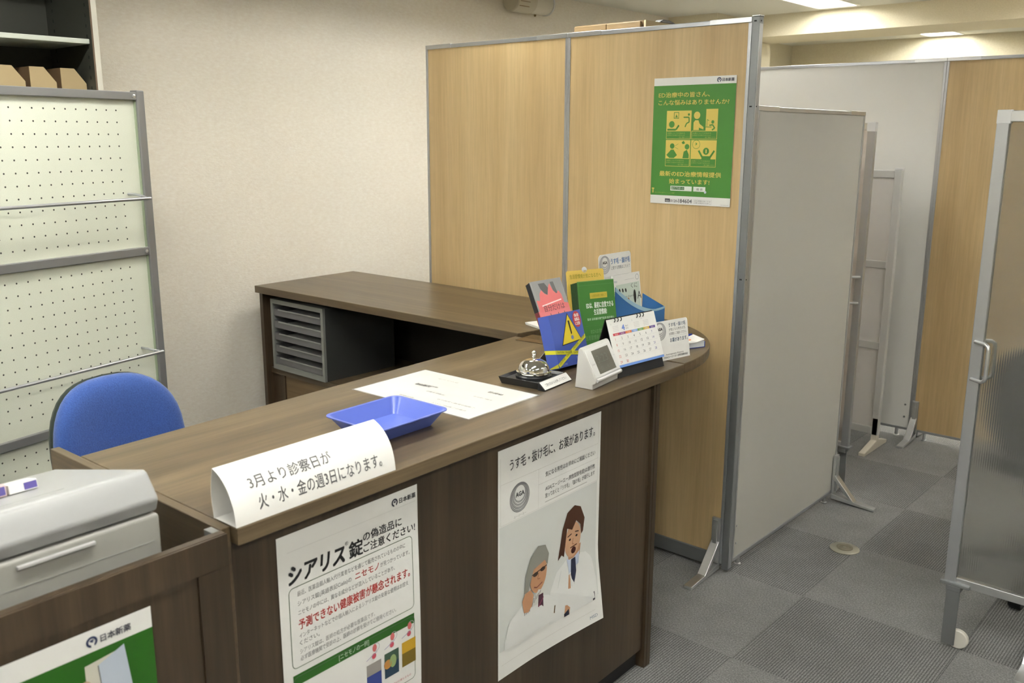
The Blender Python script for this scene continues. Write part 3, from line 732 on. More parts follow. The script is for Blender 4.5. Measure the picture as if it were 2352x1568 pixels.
for a, nm in ((.012, '3'), (.100, '5'), (.140, '6')):
    P.text(nm, a - .001, .142, .005, (.5, .5, .5))
    for r in range(4):
        for k in range(7): P.rect(a + .005 + k * .0033, .123 + r * .0042, a + .0068 + k * .0033, .1248 + r * .0042, (.80, .74, .75) if k == 0 else (.80, .80, .80))
P.build()
for g in (.028, .122):
    for k in range(3):
        c = Vector((g + k * .013, ty, tz))
        B().tube([c + Vector((0, .0055 * math.cos(a) - .002, .0055 * math.sin(a) - .0045)) for a in [PI * 2 * i / 14 + .3 for i in range(14)]], .0013, 6).obj('ring_binding', black, cd, True)

# AGA emblem used on several prints
def emblem(P, x, y, r, col=(.55, .55, .56), lay=2, bg=(.90, .90, .89), txt=(.25, .25, .26)):
    for k in range(4):
        rr_ = r * (1 - .135 * k); P.annulus(x, y + r * .085 * k, rr_ * (.935 if k < 3 else .93), rr_, col, lay + k * .3)
        P.annulus(x, y + r * .085 * k, rr_ * .865, rr_ * .90, col, lay + k * .3, yo=r * .02)
    P.text('AGA', x, y + r * .10, r * .42, txt, al='c', w=r * .85, lay=lay + 2, bold=.03)
# small upright card sign
cs = thing('card_sign', 'small white upright card sign between the calendar and the counter corner', 'sign', (-1.357, 2.150, CT + .0003), math.radians(80))
W = .150; fcs = flat(math.radians(9))
b = B(); pts = [(0, 0), (W, 0), (W, .107), (W - .002, .111), (W - .006, .113), (.006, .113), (0, .107)]
b.ring([[fcs(x, y, 0) for x, y in pts], [fcs(x, y, -.0012) for x, y in pts]]); b.obj('card', paper, cs)
B().prism([(.0135, .082), (.0145, .082), (.05, 0), (.048, 0)], W * .3, W * .7, 'x').obj('easel_leg', paper, cs)
P = Print(fcs, cs); nb = (.30, .38, .48)
emblem(P, .030, .085, .026, (.66, .66, .67))
P.text('うす毛・抜け毛', .068, .094, .0125, nb, w=.072, bold=.008); P.text('が気になる男性の方、', .068, .082, .009, (.5, .5, .5), w=.072); P.text('お気軽にご相談ください。', .068, .070, .009, (.5, .5, .5), w=.074)
P.rect(.068, .0655, .142, .0659, (.7, .7, .7)); P.text('お薬があります。', .070, .050, .0135, nb, w=.074, bold=.01)
P.text('Androgenetic Alopecia', .048, .0145, .0055, (.35, .35, .35), w=.075); P.text('AGA(エージーエー)男性型脱毛症', .040, .006, .0065, (.2, .2, .2), w=.100, bold=.01); P.build()

# card box at the rounded end
cbx = thing('card_box', 'small blue tray of white leaflets at the rounded counter end', 'card holder', (-1.395, 2.325, CT + .0003), math.radians(68))
bm_ = mat('cobalt_card', (.045, .075, .36), .45)
box('tray_base', bm_, cbx, 0, .108, 0, .062, 0, .002); box('back_wall', bm_, cbx, .004, .104, .060, .062, .002, .030); box('side_wall', bm_, cbx, 0, .0025, .0, .062, .002, .024); box('side_wall', bm_, cbx, .1055, .108, .0, .062, .002, .018)
box('front_wall', mat('pale_card', (.60, .63, .66), .5), cbx, .003, .105, 0, .002, .002, .02)
box('leaflet_block', paper, cbx, .006, .103, .004, .058, .0022, .017)
lf = B().sheet(lambda u, v, l: (.03 + u * .072, -.004 + v * .055, .0185 + .010 * (u - .4) ** 2 * 2 + .004 * v + l), 8, 3, .0006).obj('curled_leaflet', paper_g, cbx, True)
P = Print(lambda u, v, l: (.03 + u, -.004 + v, .0185 + .010 * (u / .072 - .4) ** 2 * 2 + .004 * v / .055 + .0002 + l), cbx); P.disc(.030, .028, .012, (.90, .55, .38), ry=.008); P.build()

# ---- blue caution holder with booklets
h1 = thing('brochure_holder', 'blue cardboard brochure holder with yellow warning triangle and crossed caution tape', 'brochure holder', (-1.4835, 1.881, CT + .0006), math.radians(88.5))
W, TL1, HT, DP = .134, math.radians(16.5), .158, .040
f1 = flat(TL1)
cblue = mat('royal_blue_card', (.060, .105, .43), .45); cnavy = mat('navy_card', (.020, .034, .16), .5)
def slab(u0, u1, v0, v1, l0, l1, f):
    b = B(); b.ring([[f(u, v, l0) for u, v in ((u0, v0), (u1, v0), (u1, v1), (u0, v1))], [f(u, v, l1) for u, v in ((u0, v0), (u1, v0), (u1, v1), (u0, v1))]]); return b
slab(0, W, 0.012, HT, 0, -.0012, f1).obj('front_panel', cblue, h1)
slab(0, .0012, .012, HT, -.0013, -DP, f1).obj('side_panel', cblue, h1); slab(W - .0012, W, .012, HT, -.0013, -DP, f1).obj('side_panel', cblue, h1)
slab(.0013, W - .0013, .012, .085, -DP + .0012, -DP, f1).obj('back_panel', cblue, h1)
slab(.0013, W - .0013, .0122, .0134, -.0013, -DP + .0013, f1).obj('bottom_panel', cblue, h1)
pb_ = f1(0, .075, -DP - .0008)
B().prism([(pb_[1], pb_[2]), (pb_[1] + .0015, pb_[2]), (.118, 0), (.115, 0)], .028, W - .028, 'x').obj('easel_leg', mat('grey_card', (.30, .29, .27), .7), h1)
P = Print(f1, h1); Y = (.86, .76, .16)
tri = [(.034, .072), (.114, .077), (.076, .151)]; cx_, cy_ = .075, .100
big = [(cx_ + (x - cx_) * 1.09, cy_ + (y - cy_) * 1.09) for x, y in tri]
P.poly(big, (.14, .13, .10), 2); P.poly(tri, Y, 3)
P.poly([(.0715, .134), (.0785, .134), (.0805, .099), (.0775, .095), (.0755, .097)], (.14, .13, .10), 4); P.disc(.0785, .0865, .0058, (.50, .54, .70), 4)
P.disc(.1125, .133, .0165, (.78, .24, .24), 2.5, ry=.0225, rot=.05)
for k, s_ in enumerate(('偽造', '医薬品', 'に注意!')): P.text(s_, .1125, .1405 - k * .0115, .010, (.95, .92, .90), al='c', w=.020, lay=4, bold=.02)
yt = (.83, .82, .22); P.poly([(0, .062), (W, .040), (W, .029), (0, .051)], yt, 2); P.poly([(0, .011 + .0135), (.003, .0135), (W, .078), (W, .089)], yt, 2.4)
for k in range(4):
    P._add((.30, .29, .08), 4, [(.006 + k * .033 + x * .0085, .0515 - k * .0053 + y * .008 - x * .0085 * .16) for x, y in text_geo('CAUTION!')[0]] if False else [(.004 + k * .033 + x * .027 / text_geo('CAUTION!')[2], .0535 - k * .0053 + y * .0075 - (x * .027 / text_geo('CAUTION!')[2]) * .16) for x, y in text_geo('CAUTION!')[0]], text_geo('CAUTION!')[1])
    P._add((.30, .29, .08), 4, [(.006 + k * .033 + x * .026 / text_geo('CAUTION!')[2] - y * .003, .0205 + k * .0163 + y * .0075 + (x * .026 / text_geo('CAUTION!')[2]) * .49) for x, y in text_geo('CAUTION!')[0]], text_geo('CAUTION!')[1])
P.text('医薬品情報', .012, .0175, .006, (.62, .68, .86), w=.025); P.text('製薬協会', .080, .026, .009, (.62, .68, .86), w=.035); P.build()
P = Print(lambda u, v, l: tuple((lambda a, c: (a[0] - .0002, a[1], a[2]))(f1(0, v, -u), 0)), h1)
P.poly([(.0, .051), (.0, .062), (DP, .066), (DP, .055)], yt, 1); P.poly([(.0, .0135), (.0, .0245), (DP, .013), (DP, .0125)], (.75, .74, .20), 1.4); P.build()
def booklet(name, lab, parent_frame, f, u0, u1, v0, v1, l0, l1, mt, group):
    t = thing(name, lab, 'booklet', parent_frame.location, parent_frame.rotation_euler[2], group); slab(u0, u1, v0, v1, l0, l1, f).obj('pages', mt, t); return t
fk = flat(math.radians(25), .003, .0)
pink = mat('pink_cover', (.78, .20, .20), .4)
for k in range(4):
    lab = ('pink and grey booklet at the front of the blue caution holder', 'first red-edged booklet behind the pink cover in the blue caution holder', 'second red-edged booklet behind the pink cover in the blue caution holder', 'dark booklet at the back of the blue caution holder')[k]
    l0 = -.0015 - k * .0054; off = -.0 if k < 3 else -.0
    t = thing('booklet', lab, 'booklet', h1.location, h1.rotation_euler[2], 'booklets in the blue caution holder')
    vt = .260 - (.001 * k)
    slab(.0045, W - .0045, .0170 + k * .0045, .175, l0, l0 - .0050, fk).obj('lower_cover', mat('red_dark_cover', (.17, .03, .035), .5) if k else pink, t)
    slab(.0045, W - .0045, .1751, vt, l0, l0 - .0050, fk).obj('upper_cover', mat('grey_cover', (.30, .30, .30), .4) if k == 0 else mat('black_cover', (.018, .018, .02), .45), t)
    if k == 0:
        P = Print(lambda u, v, l: fk(u, v, l0 + l), t, step=.0003)
        pk_ = (.90, .47, .47)
        P.poly([(.0045, .172), (.0045, .206), (.018, .203), (.024, .222), (.035, .233), (.045, .221), (.056, .216), (.065, .235), (.076, .248), (.083, .226), (.092, .217), (.104, .224), (.112, .212), (.114, .188), (W - .0045, .185), (W - .0045, .172)], pk_, 1)
        P.poly([(.030, .2515), (.056, .2515), (.066, .236), (.055, .217), (.045, .2225), (.034, .236)], (.38, .38, .38), 1.5); P.poly([(.080, .2515), (.094, .2515), (.098, .218), (.092, .2165), (.083, .227)], (.42, .42, .42), 1.5)
        P.line([(.020, .188), (.105, .198)], .0035, (.95, .85, .85), 2)
        P.text('自分だけは', .024, .172, .020, (.52, .28, .30), w=.085, lay=3, bold=.01); P.text('大丈夫', .030, .140, .028, (.42, .30, .30), w=.085, lay=3, bold=.01)
        P.build()

# ---- green leaflet holder
h2 = thing('brochure_holder', 'green and yellow cardboard holder filled with green leaflets', 'brochure holder', (-1.544, 2.072, CT + .0005), math.radians(72))
W, TL2 = .166, math.radians(10.5); f2r = flat(TL2); f2 = lambda u, v, l: f2r(u * .79, v, l)
gcard = mat('green_card', (.055, .205, .035), .4); ycard = mat('yellow_card', (.72, .50, .10), .45)
slab(0, W, .004, .088, 0, -.0012, f2).obj('front_panel', gcard, h2)
for a in (0, W - .0012): slab(a, a + .0012, .004, .10, -.0013, -.05, f2).obj('side_panel', gcard, h2)
slab(.0013, W - .0013, .004, .0055, -.0013, -.0505, f2).obj('bottom_panel', gcard, h2)
b = B(); pts = [(-.008, .004), (W - .004, .004), (W - .004, .246), (W - .006, .250), (W - .01, .252), (-.002, .252), (-.006, .250), (-.008, .246)]
b.ring([[f2(x, y, -.051) for x, y in pts], [f2(x, y, -.0525) for x, y in pts]]); b.obj('back_card', ycard, h2)
B().lathe([(.009, 0), (.009, .001)], 20).obj('hanging_tab', paper, h2).matrix_local = Matrix.Translation(f2(.075, .252, -.052)) @ Matrix.Rotation(PI / 2 - TL2, 4, 'X')
B().prism([(.066, .06), (.0675, .06), (.10, .0), (.098, 0)], .035, .10, 'x').obj('easel_leg', MATS['grey_card'], h2)
P = Print(lambda u, v, l: f2(u, v, -.051 + l), h2); P.text('生活習慣病が気になる方へ', .006, .229, .014, (.56, .54, .10), w=.142, lay=1, bold=.005); P.build()
P = Print(f2, h2); P.text('EDは勃起が', .036, .066, .014, (.45, .62, .40), w=.085); P.text('生活習慣病の1つです', .010, .048, .015, (.45, .62, .40), w=.115); P.rect(.055, .010, .115, .038, (.80, .62, .16), 1); P.build()
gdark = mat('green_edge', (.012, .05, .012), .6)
for k in range(5):
    l0 = -.006 - k * .0085
    t = thing('leaflet', 'green leaflet with white title at the front of the green holder' if k == 0 else '%s green leaflet behind the titled one in the green holder' % ('', 'first', 'second', 'third', 'hindmost')[k], 'leaflet', h2.location, h2.rotation_euler[2], 'green leaflets in the holder')
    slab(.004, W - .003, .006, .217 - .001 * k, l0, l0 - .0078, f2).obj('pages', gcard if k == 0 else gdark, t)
    if k == 0:
        slab(.004, W - .003, .2172, .2185, l0 - .0005, l0 - .0075, f2).obj('fold', mat('green_fold', (.13, .34, .11), .4), t)
        P = Print(lambda u, v, l: f2(u, v, l0 + l), t)
        P.rect(.004, .206, W - .003, .2064, (.42, .62, .40)); P.rect(.050, .166, .128, .183, (.78, .70, .24), 1)
        P.text('心血管系疾患と関連して', .056, .171, .008, (.50, .52, .10), w=.066, lay=3)
        P.text('EDは、最初に自覚できる', .030, .140, .018, (.93, .95, .92), w=.122, bold=.02); P.text('生活習慣病!', .062, .120, .018, (.93, .95, .92), w=.058, bold=.02); P.text('監修 泌尿器科専門医師 医学博士', .030, .104, .0075, (.78, .86, .76), w=.122, bold=.01); P.build()

# ---- blue AGA holder
h3 = thing('brochure_holder', 'blue cardboard holder with curved front and white card about thinning hair', 'brochure holder', (-1.545, 2.218, CT + .0005), math.radians(90))
W = .277; HO = .030; TL3 = math.radians(7); f3 = flat(TL3)
b3 = mat('azure_card', (.035, .16, .42), .4); b3e = mat('pale_blue_edge', (.34, .53, .66), .5)
def lip(u): s = u / W; return .086 + .100 * (1 - s) ** 2.0 - .0 + (.006 * max(0, s - .8) / .2)
n = 16; pts = [(0, .003), (W, .003)] + [(W * (1 - i / n), lip(W * (1 - i / n))) for i in range(n + 1)]
b = B(); b.ring([[(x, 0, z) for x, z in pts], [(x, .0016, z) for x, z in pts]]); b.obj('front_panel', b3, h3)
b = B(); top = [(W * (1 - i / n), lip(W * (1 - i / n))) for i in range(n + 1)]
b.ring([[(x, -.0004, z - (.012 if x < W * .75 else .006)) for x, z in top] + [(x, -.0004, z + .0004) for x, z in top[::-1]], [(x, .0020, z - (.012 if x < W * .75 else .006)) for x, z in top] + [(x, .0020, z + .0004) for x, z in top[::-1]]]); b.obj('front_edge', b3e, h3)
for a in (0, W - .0015): B().prism([(.0018, .003), (.085, .003), (.085, .125), (.0018, .092)], a, a + .0015, 'x').obj('side_panel', b3, h3)
box('bottom_panel', b3, h3, .0016, W - .0016, .0018, .085, .0, .0028)
b = B(); pts = [(HO + x_, z_) for x_, z_ in ((.0, .003), (.172, .003), (.172, .262), (.170, .268), (.164, .272), (.010, .272), (.004, .268), (.0, .262))]
f3b = flat(math.radians(5), .064, 0)
b.ring([[f3b(x, y, 0) for x, y in pts], [f3b(x, y, -.0014) for x, y in pts]]); b.obj('back_card', paper, h3)
P = Print(lambda u, v, l: f3b(u + HO, v, l), h3)
emblem(P, .030, .240, .028, (.68, .68, .70)); P.text('うす毛・抜け毛', .062, .240, .019, (.30, .48, .70), w=.103, bold=.015); P.text('に関する情報はこちらで', .062, .222, .012, (.52, .54, .56), w=.103); P.build()
for k in range(6):
    l0 = -.0 - k * .0052; ffr = flat(TL3, .018, 0); ff = lambda u, v, l: ffr(u + HO + .002, v, l)
    t = thing('leaflet', 'white hair clinic leaflet with a picture cover at the front of the blue holder' if k == 0 else '%s white leaflet behind the picture cover in the blue holder' % ('', 'first', 'second', 'third', 'fourth', 'hindmost')[k], 'leaflet', h3.location, h3.rotation_euler[2], 'white leaflets in the blue holder')
    slab(.012, .158, .0055 + k * .0012, .212 - .0006 * k, l0, l0 - .0046, ff).obj('pages', paper if k == 0 else mat('paper_edge_grey', (.50, .50, .50), .6), t)
    if k == 0:
        P = Print(lambda u, v, l: ff(u, v, l + l0), t, step=.0003); bx_ = (.80, .85, .81)
        P.rect(.026, .02, .152, .182, bx_, 1); P.annulus(.142, .197, .0075, .009, (.6, .62, .64)); P.text('MSD', .018, .190, .008, (.45, .55, .65), w=.016); P.rect(.075, .194, .125, .1946, (.65, .65, .66))
        for i in range(3): P.disc(.044 + i * .016, .164 - i * .001, .004, (.16, .16, .16), 2, ry=.0065, rot=.3)
        P.text('くに', .105, .166, .018, (.25, .27, .27), w=.034); P.text('A', .136, .128, .034, (.22, .24, .24)); P.text('Androgenetic Alopecia', .032, .139, .0095, (.45, .48, .47), w=.085)
        P.disc(.123, .138, .007, (.13, .14, .14), 2, ry=.021); P.disc(.056, .114, .017, (.16, .14, .13), 2, ry=.008, rot=.25); P.disc(.087, .128, .006, (.68, .48, .30), 2, ry=.010); P.disc(.067, .116, .005, (.78, .76, .68), 2.5, ry=.012)
        P.poly([(.060, .10), (.10, .10), (.110, .06), (.050, .06)], (.90, .90, .88), 2); P.disc(.130, .086, .012, (.16, .16, .16), 2, ry=.009, rot=-.7); P.text('けは', .120, .062, .02, (.2, .2, .2), w=.03)
        for i, c in enumerate('ひげ毛'): P.text(c, .016, .155 - i * .019, .011, (.25, .25, .25))
        P.build()

# papers near the inner corner
ps = thing('paper_pad', 'thin pad of white paper on the return desk behind the caution holder', 'paper', (-1.98, 2.317, CT + .0003), -.32)
for k in range(4): box('sheet', paper, ps, .001 * (k % 2), .148, -.0 - .001 * k, .21, k * .0021, k * .0021 + .0018)
cf = thing('clear_folder', 'clear plastic sheet lying over the counter joint beside the caution holder', 'plastic sheet', (-1.765, 2.155, CT + .0004), .10)
box('film', mat('tinted_film', (.80, .70, .62), .08, 0, .5, Transmission_Weight=1.0, IOR=1.2), cf, -.085, .10, -.035, .06, 0, .0008)

# ================================================================== POSTERS
def logo(P, x, y, s, c=(.18, .22, .36), t=(.30, .30, .34)):
    P.annulus(x, y, s * .38, s * .62, c); P.poly([(x - s * .1, y - s * .7), (x + s * .28, y - s * .62), (x + s * .18, y - s * .1), (x - s * .16, y + s * .08)], (.92, .92, .91), 3); P.poly([(x - s * .28, y + s * .18), (x + s * .2, y + s * .3), (x + s * .1, y - s * .1), (x - s * .12, y)], c, 3.4)
    P.text('日本新薬', x + s * .95, y - s * .36, s * .9, t, w=s * 3.4, bold=.02)
# green poster on the beech panel
gp = thing('poster', 'green and white notice poster with four yellow pictograms on the beech panel', 'poster', (-1.790, YW - .0008, 1.296), .004)
W, Hh = .310, .421
fp = lambda u, v, l: (u, -l - .0010 - .004 * max(0, (u / W - .8)) * max(0, .3 - v / Hh) * 4, v)
B().sheet(lambda u, v, l: fp(u * W, v * Hh, l), 6, 6, .0006).obj('paper', paper_g, gp)
P = Print(fp, gp, sub=.04); g = (.29, .54, .21); y_ = (.86, .77, .38)
P.rect(0, .0285, W, Hh - .025, g, 1)
logo(P, .248, Hh - .0122, .0125)
P.text('ED治療中の皆さん、', .020, .358, .0185, y_, w=.196, bold=.012); P.text('こんな悩みはありませんか?', .020, .333, .0185, y_, w=.268, bold=.012)
def pane(x0, y0, w_, h_, cap):
    P.rect(x0, y0, x0 + w_, y0 + h_, y_, 2); P.rect(x0 + .0015, y0 + .0015, x0 + w_ - .0015, y0 + .026, g, 3)
    for k, s_ in enumerate(cap): P.text(s_, x0 + (.005 if k < 2 else w_ * .5), y0 + .018 - k * .0068, .005, (.66, .70, .34), w=w_ * (.72 if k < 2 else .46), lay=4)
pw_, ph_ = .096, .088; ax, ay = .055, .128
cap = ('治療についての悩みを', 'お持ちではありませんか', '一度ご相談ください')
pane(ax, ay + ph_ + .003, pw_, ph_ + .006, cap); pane(ax + pw_ + .003, ay + ph_ + .003, pw_, .028, cap); pane(ax, ay, pw_, ph_, cap); pane(ax + pw_ + .003, ay, pw_, ph_, cap)
# pictograms
bx0, by0 = ax, ay + ph_ + .003
P.disc(bx0 + .021, by0 + .049, .011, g, 3); P.line([(bx0 + .004, by0 + .0315), (bx0 + .038, by0 + .0315), (bx0 + .049, by0 + .046)], .006, g, 3); P.frame(bx0 + .028, by0 + .068, bx0 + .048, by0 + .089, .002, g, 3); P.poly([(bx0 + .034, by0 + .072), (bx0 + .043, by0 + .072), (bx0 + .038, by0 + .083)], g, 3.4)
P.disc(bx0 + .086, by0 + .081, .004, g, 3); P.line([(bx0 + .066, by0 + .072), (bx0 + .087, by0 + .072), (bx0 + .088, by0 + .056), (bx0 + .078, by0 + .052), (bx0 + .073, by0 + .040)], .004, g, 3)
bx0 = ax + pw_ + .003
P.disc(bx0 + .018, by0 + .078, .012, y_, 2); P.poly([(bx0 + .006, by0 + .030), (bx0 + .006, by0 + .055), (bx0 + .012, by0 + .062), (bx0 + .024, by0 + .062), (bx0 + .029, by0 + .050), (bx0 + .044, by0 + .040), (bx0 + .044, by0 + .032), (bx0 + .027, by0 + .038), (bx0 + .027, by0 + .030)], y_, 2)
P.rect(bx0 + .052, by0 + .028, bx0 + pw_, by0 + .098, y_, 2); P.disc(bx0 + .078, by0 + .056, .0055, g, 3); P.line([(bx0 + .066, by0 + .045), (bx0 + .078, by0 + .047), (bx0 + .086, by0 + .036), (bx0 + .076, by0 + .030)], .0045, g, 3); P.line([(bx0 + .052, by0 + .040), (bx0 + .074, by0 + .040)], .002, g, 3); P.line([(bx0 + .056, by0 + .040), (bx0 + .057, by0 + .064), (bx0 + .064, by0 + .060)], .0018, g, 3)
bx0, by0 = ax, ay
P.disc(bx0 + .026, by0 + .068, .009, g, 3); P.poly([(bx0 + .016, by0 + .028), (bx0 + .004, by0 + .038), (bx0 + .022, by0 + .056), (bx0 + .032, by0 + .056), (bx0 + .046, by0 + .038), (bx0 + .034, by0 + .028)], g, 3); P.line([(bx0 + .037, by0 + .068), (bx0 + .050, by0 + .076)], .001, g, 3); P.line([(bx0 + .037, by0 + .064), (bx0 + .050, by0 + .058)], .001, g, 3)
P.disc(bx0 + .084, by0 + .066, .009, g, 3); P.poly([(bx0 + .068, by0 + .028), (bx0 + .072, by0 + .050), (bx0 + .084, by0 + .056), (bx0 + .092, by0 + .040), (bx0 + .092, by0 + .028)], g, 3); P.poly([(bx0 + .062, by0 + .080), (bx0 + .070, by0 + .086), (bx0 + .076, by0 + .078), (bx0 + .068, by0 + .074)], g, 3)
bx0 = ax + pw_ + .003
P.annulus(bx0 + .020, by0 + .074, .0135, .0148, g, 3); P.poly([(bx0 + .018, by0 + .070), (bx0 + .018, by0 + .081), (bx0 + .024, by0 + .076)], g, 3)
P.disc(bx0 + .058, by0 + .052, .0115, g, 3); P.rect(bx0 + .0565, by0 + .046, bx0 + .0605, by0 + .058, y_, 4); P.line([(bx0 + .030, by0 + .054), (bx0 + .044, by0 + .033), (bx0 + .074, by0 + .033), (bx0 + .089, by0 + .054)], .0065, g, 3); P.rect(bx0 + .042, by0 + .026, bx0 + .076, by0 + .034, g, 3)
P.text('最新のED治療情報提供', .034, .096, .0185, y_, w=.238, bold=.012); P.text('始まっています!', .074, .071, .0185, y_, w=.156, bold=.012)
P.rect(.080, .046, .164, .062, (.90, .92, .90), 2); P.rect(.083, .0495, .135, .0595, (.25, .42, .26), 3); P.text('EDケアサポート', .085, .0515, .008, (.88, .92, .86), w=.048, lay=4, bold=.01)
P.rect(.170, .046, .216, .062, (.90, .92, .90), 2); P.text('検 索', .182, .050, .009, (.35, .36, .35), w=.024, lay=3); P.disc(.216, .045, .0045, (.80, .84, .88), 4)
P.line([(.010, .050), (.010, .036)], .004, y_, 2); P.line([(.005, .051), (.015, .051)], .004, y_, 2); P.text('男の元気応援サイト.com 検索', .017, .0355, .005, (.60, .68, .28), w=.08)
P.rect(.060, .006, .080, .018, (.28, .28, .30), 2); P.text('相談', .062, .008, .007, (.85, .85, .85), w=.015, lay=3); P.text('0120-', .082, .0065, .013, (.30, .30, .32), w=.030, bold=.01); P.text('184604', .113, .0055, .019, (.28, .28, .30), w=.053, bold=.008)
P.frame(.172, .005, .242, .019, .0005, (.70, .70, .70)); P.text('受付時間:9:00~17:30', .176, .0125, .005, (.45, .45, .45), w=.062); P.text('月曜~金曜(祝日を除く)', .176, .0065, .0045, (.5, .5, .5), w=.062); P.text('CIA-000K-001', .275, .004, .004, (.6, .6, .6), w=.03); P.build()

# posters on the counter front (paper faces +X)
def front_poster(name, label, ly, z, W, Hh, lx=-.0295, curl=None):
    t = thing(name, label, 'poster', cw(lx, ly, z), CTH + PI / 2)
    curl = curl or (lambda u, v: 0)
    f = lambda u, v, l: (u, -.0012 - l - curl(u / W, v / Hh), v)
    B().sheet(lambda u, v, l: f(u * W, v * Hh, l), 10, 14, .0006).obj('paper', paper_g, t, True)
    return t, f
# (1) two people in white coats
W, Hh = .402, .568
ap, f = front_poster('poster', 'white poster of two people in white coats on the counter front', 1.413 - CY + .013, .842 - Hh, W, Hh, curl=lambda u, v: .028 * max(0, u - .25) ** 1.5 * max(0, .32 - v) * 4 + .004 * math.sin(PI * v) * 0)
P = Print(f, ap, sub=.03); ln = (.72, .71, .69)
top = Hh
P.text('うす毛・抜け毛に、お薬があります。', .040, top - .055, .030, (.25, .25, .26), w=.335, bold=.008)
P.rect(.008, top - .083, W - .010, top - .0825, ln); P.rect(.146, top - .122, W - .010, top - .1215, ln); P.rect(.008, top - .182, W - .010, top - .1815, ln); P.rect(.146, top - .182, .1465, top - .083, ln); P.rect(.008, top - .182, .0085, top - .02, ln); P.rect(W - .0105, top - .182, W - .010, top - .02, ln)
emblem(P, .076, top - .130, .036, (.52, .52, .53)); P.text('エージーエー', .055, top - .177, .007, (.6, .6, .6), w=.045)
P.text('気になる男性はお早めにご相談ください', .172, top - .108, .014, (.32, .32, .32), w=.206, bold=.006); P.text('AGA(エージーエー:男性型脱毛症)は進行性', .172, top - .144, .013, (.32, .32, .32), w=.206, bold=.006); P.text('放っておくと「うす毛」「抜け毛」が進行します', .172, top - .162, .013, (.32, .32, .32), w=.206, bold=.006); P.rect(.172, top - .174, .345, top - .1725, (.66, .65, .64))
bgc = (.83, .84, .83); P.rect(.004, .071, W - .012, top - .184, bgc, 1); P.rect(.012, .034, W - .03, .0345, ln)
coat = (.88, .885, .88); cl = (.76, .77, .77)
# taller figure
P.poly([(.19, .062), (.196, .15), (.222, .192), (.262, .212), (.30, .215), (.345, .205), (.372, .180), (.384, .12), (.386, .062)], coat, 2)
P.poly([(.262, .213), (.287, .212), (.318, .226), (.312, .175), (.287, .12), (.272, .17)], (.75, .79, .87), 3)
P.poly([(.268, .236), (.322, .238), (.318, .208), (.288, .192), (.270, .210)], (.74, .56, .43), 3.2)
P.disc(.287, .258, .033, (.80, .63, .50), 4, ry=.046, rot=-.12)
P.poly([(.225, .222), (.243, .300), (.262, .338), (.292, .349), (.318, .338), (.336, .302), (.330, .268), (.322, .262), (.318, .290), (.300, .306), (.283, .286), (.262, .296), (.256, .262), (.250, .224), (.240, .232)], (.30, .17, .10), 5)
P.disc(.274, .262, .0045, (.15, .12, .10), 5, ry=.003); P.disc(.302, .265, .0045, (.15, .12, .10), 5, ry=.003); P.line([(.264, .272), (.281, .276)], .003, (.22, .14, .09), 5); P.line([(.296, .277), (.311, .274)], .003, (.22, .14, .09), 5); P.line([(.288, .262), (.284, .247), (.292, .246)], .002, (.62, .44, .33), 5); P.disc(.290, .229, .010, (.28, .12, .10), 5, ry=.009); P.line([(.276, .239), (.304, .241)], .0035, (.42, .28, .20), 5.4)
P.poly([(.281, .206), (.299, .207), (.303, .160), (.291, .126), (.280, .165)], (.16, .18, .28), 4); P.line([(.262, .21), (.287, .115), (.316, .22)], .0012, cl, 4)
P.poly([(.247, .062), (.256, .108), (.262, .128), (.279, .128), (.279, .108), (.268, .062)], (.79, .60, .46), 6); P.poly([(.266, .126), (.270, .168), (.276, .168), (.277, .126)], (.79, .60, .46), 6); P.poly([(.247, .070), (.266, .078), (.268, .062), (.248, .062)], (.16, .17, .24), 6.5)
P.rect(.335, .139, .362, .142, (.30, .26, .22), 4); P.line([(.352, .142), (.362, .15)], .003, (.66, .54, .30), 4.2); P.rect(.365, .062, .374, .085, (.30, .28, .32), 4); P.line([(.215, .06), (.226, .15), (.24, .19)], .0012, cl, 3)
Q = lambda x, y: (x * 1.08 + .008, (y - .062) * 1.1 + .09)
S_ = Print(lambda u, v, l: f(*Q(u, v), l), ap)
P.rect(.02, .071, .22, .092, coat, 7)
# shorter figure
S_.poly([(.012, .062), (.028, .105), (.070, .125), (.12, .13), (.165, .115), (.20, .09), (.205, .062)], coat, 7)
S_.disc(.128, .180, .030, (.76, .57, .43), 8, ry=.044, rot=-.1)
S_.poly([(.078, .150), (.082, .190), (.098, .226), (.125, .246), (.152, .240), (.165, .215), (.160, .190), (.150, .205), (.130, .200), (.110, .196), (.100, .170), (.092, .150)], (.56, .56, .53), 9)
S_.disc(.117, .182, .009, (.30, .24, .20), 9, ry=.005); S_.disc(.143, .186, .009, (.30, .24, .20), 9, ry=.005); S_.line([(.104, .184), (.158, .190)], .0022, (.20, .18, .17), 9.4); S_.line([(.112, .153), (.122, .149), (.142, .155)], .0028, (.52, .28, .22), 9); S_.line([(.128, .182), (.125, .168), (.134, .167)], .002, (.58, .40, .28), 9)
S_.poly([(.076, .106), (.070, .135), (.080, .150), (.100, .152), (.110, .136), (.104, .112), (.092, .102)], (.78, .58, .44), 10); S_.poly([(.098, .112), (.128, .142), (.150, .134), (.140, .098), (.118, .102)], (.84, .84, .82), 8.5)
for i in range(4): S_.line([(.078 + i * .006, .088 + i * .004), (.080 + i * .006, .106 + i * .002)], .0015, (.25, .25, .26), 9); S_.line([(.104 + i * .008, .110 + i * .006), (.112 + i * .008, .128 + i * .003)], .0015, (.3, .3, .31), 9)
S_.poly([(.128, .128), (.145, .128), (.146, .085), (.134, .062), (.126, .090)], (.30, .15, .22), 9); S_.line([(.128, .1), (.146, .118)], .003, (.55, .25, .36), 9.5); S_.line([(.185, .062), (.188, .08)], .004, (.40, .32, .20), 9)
S_.build()
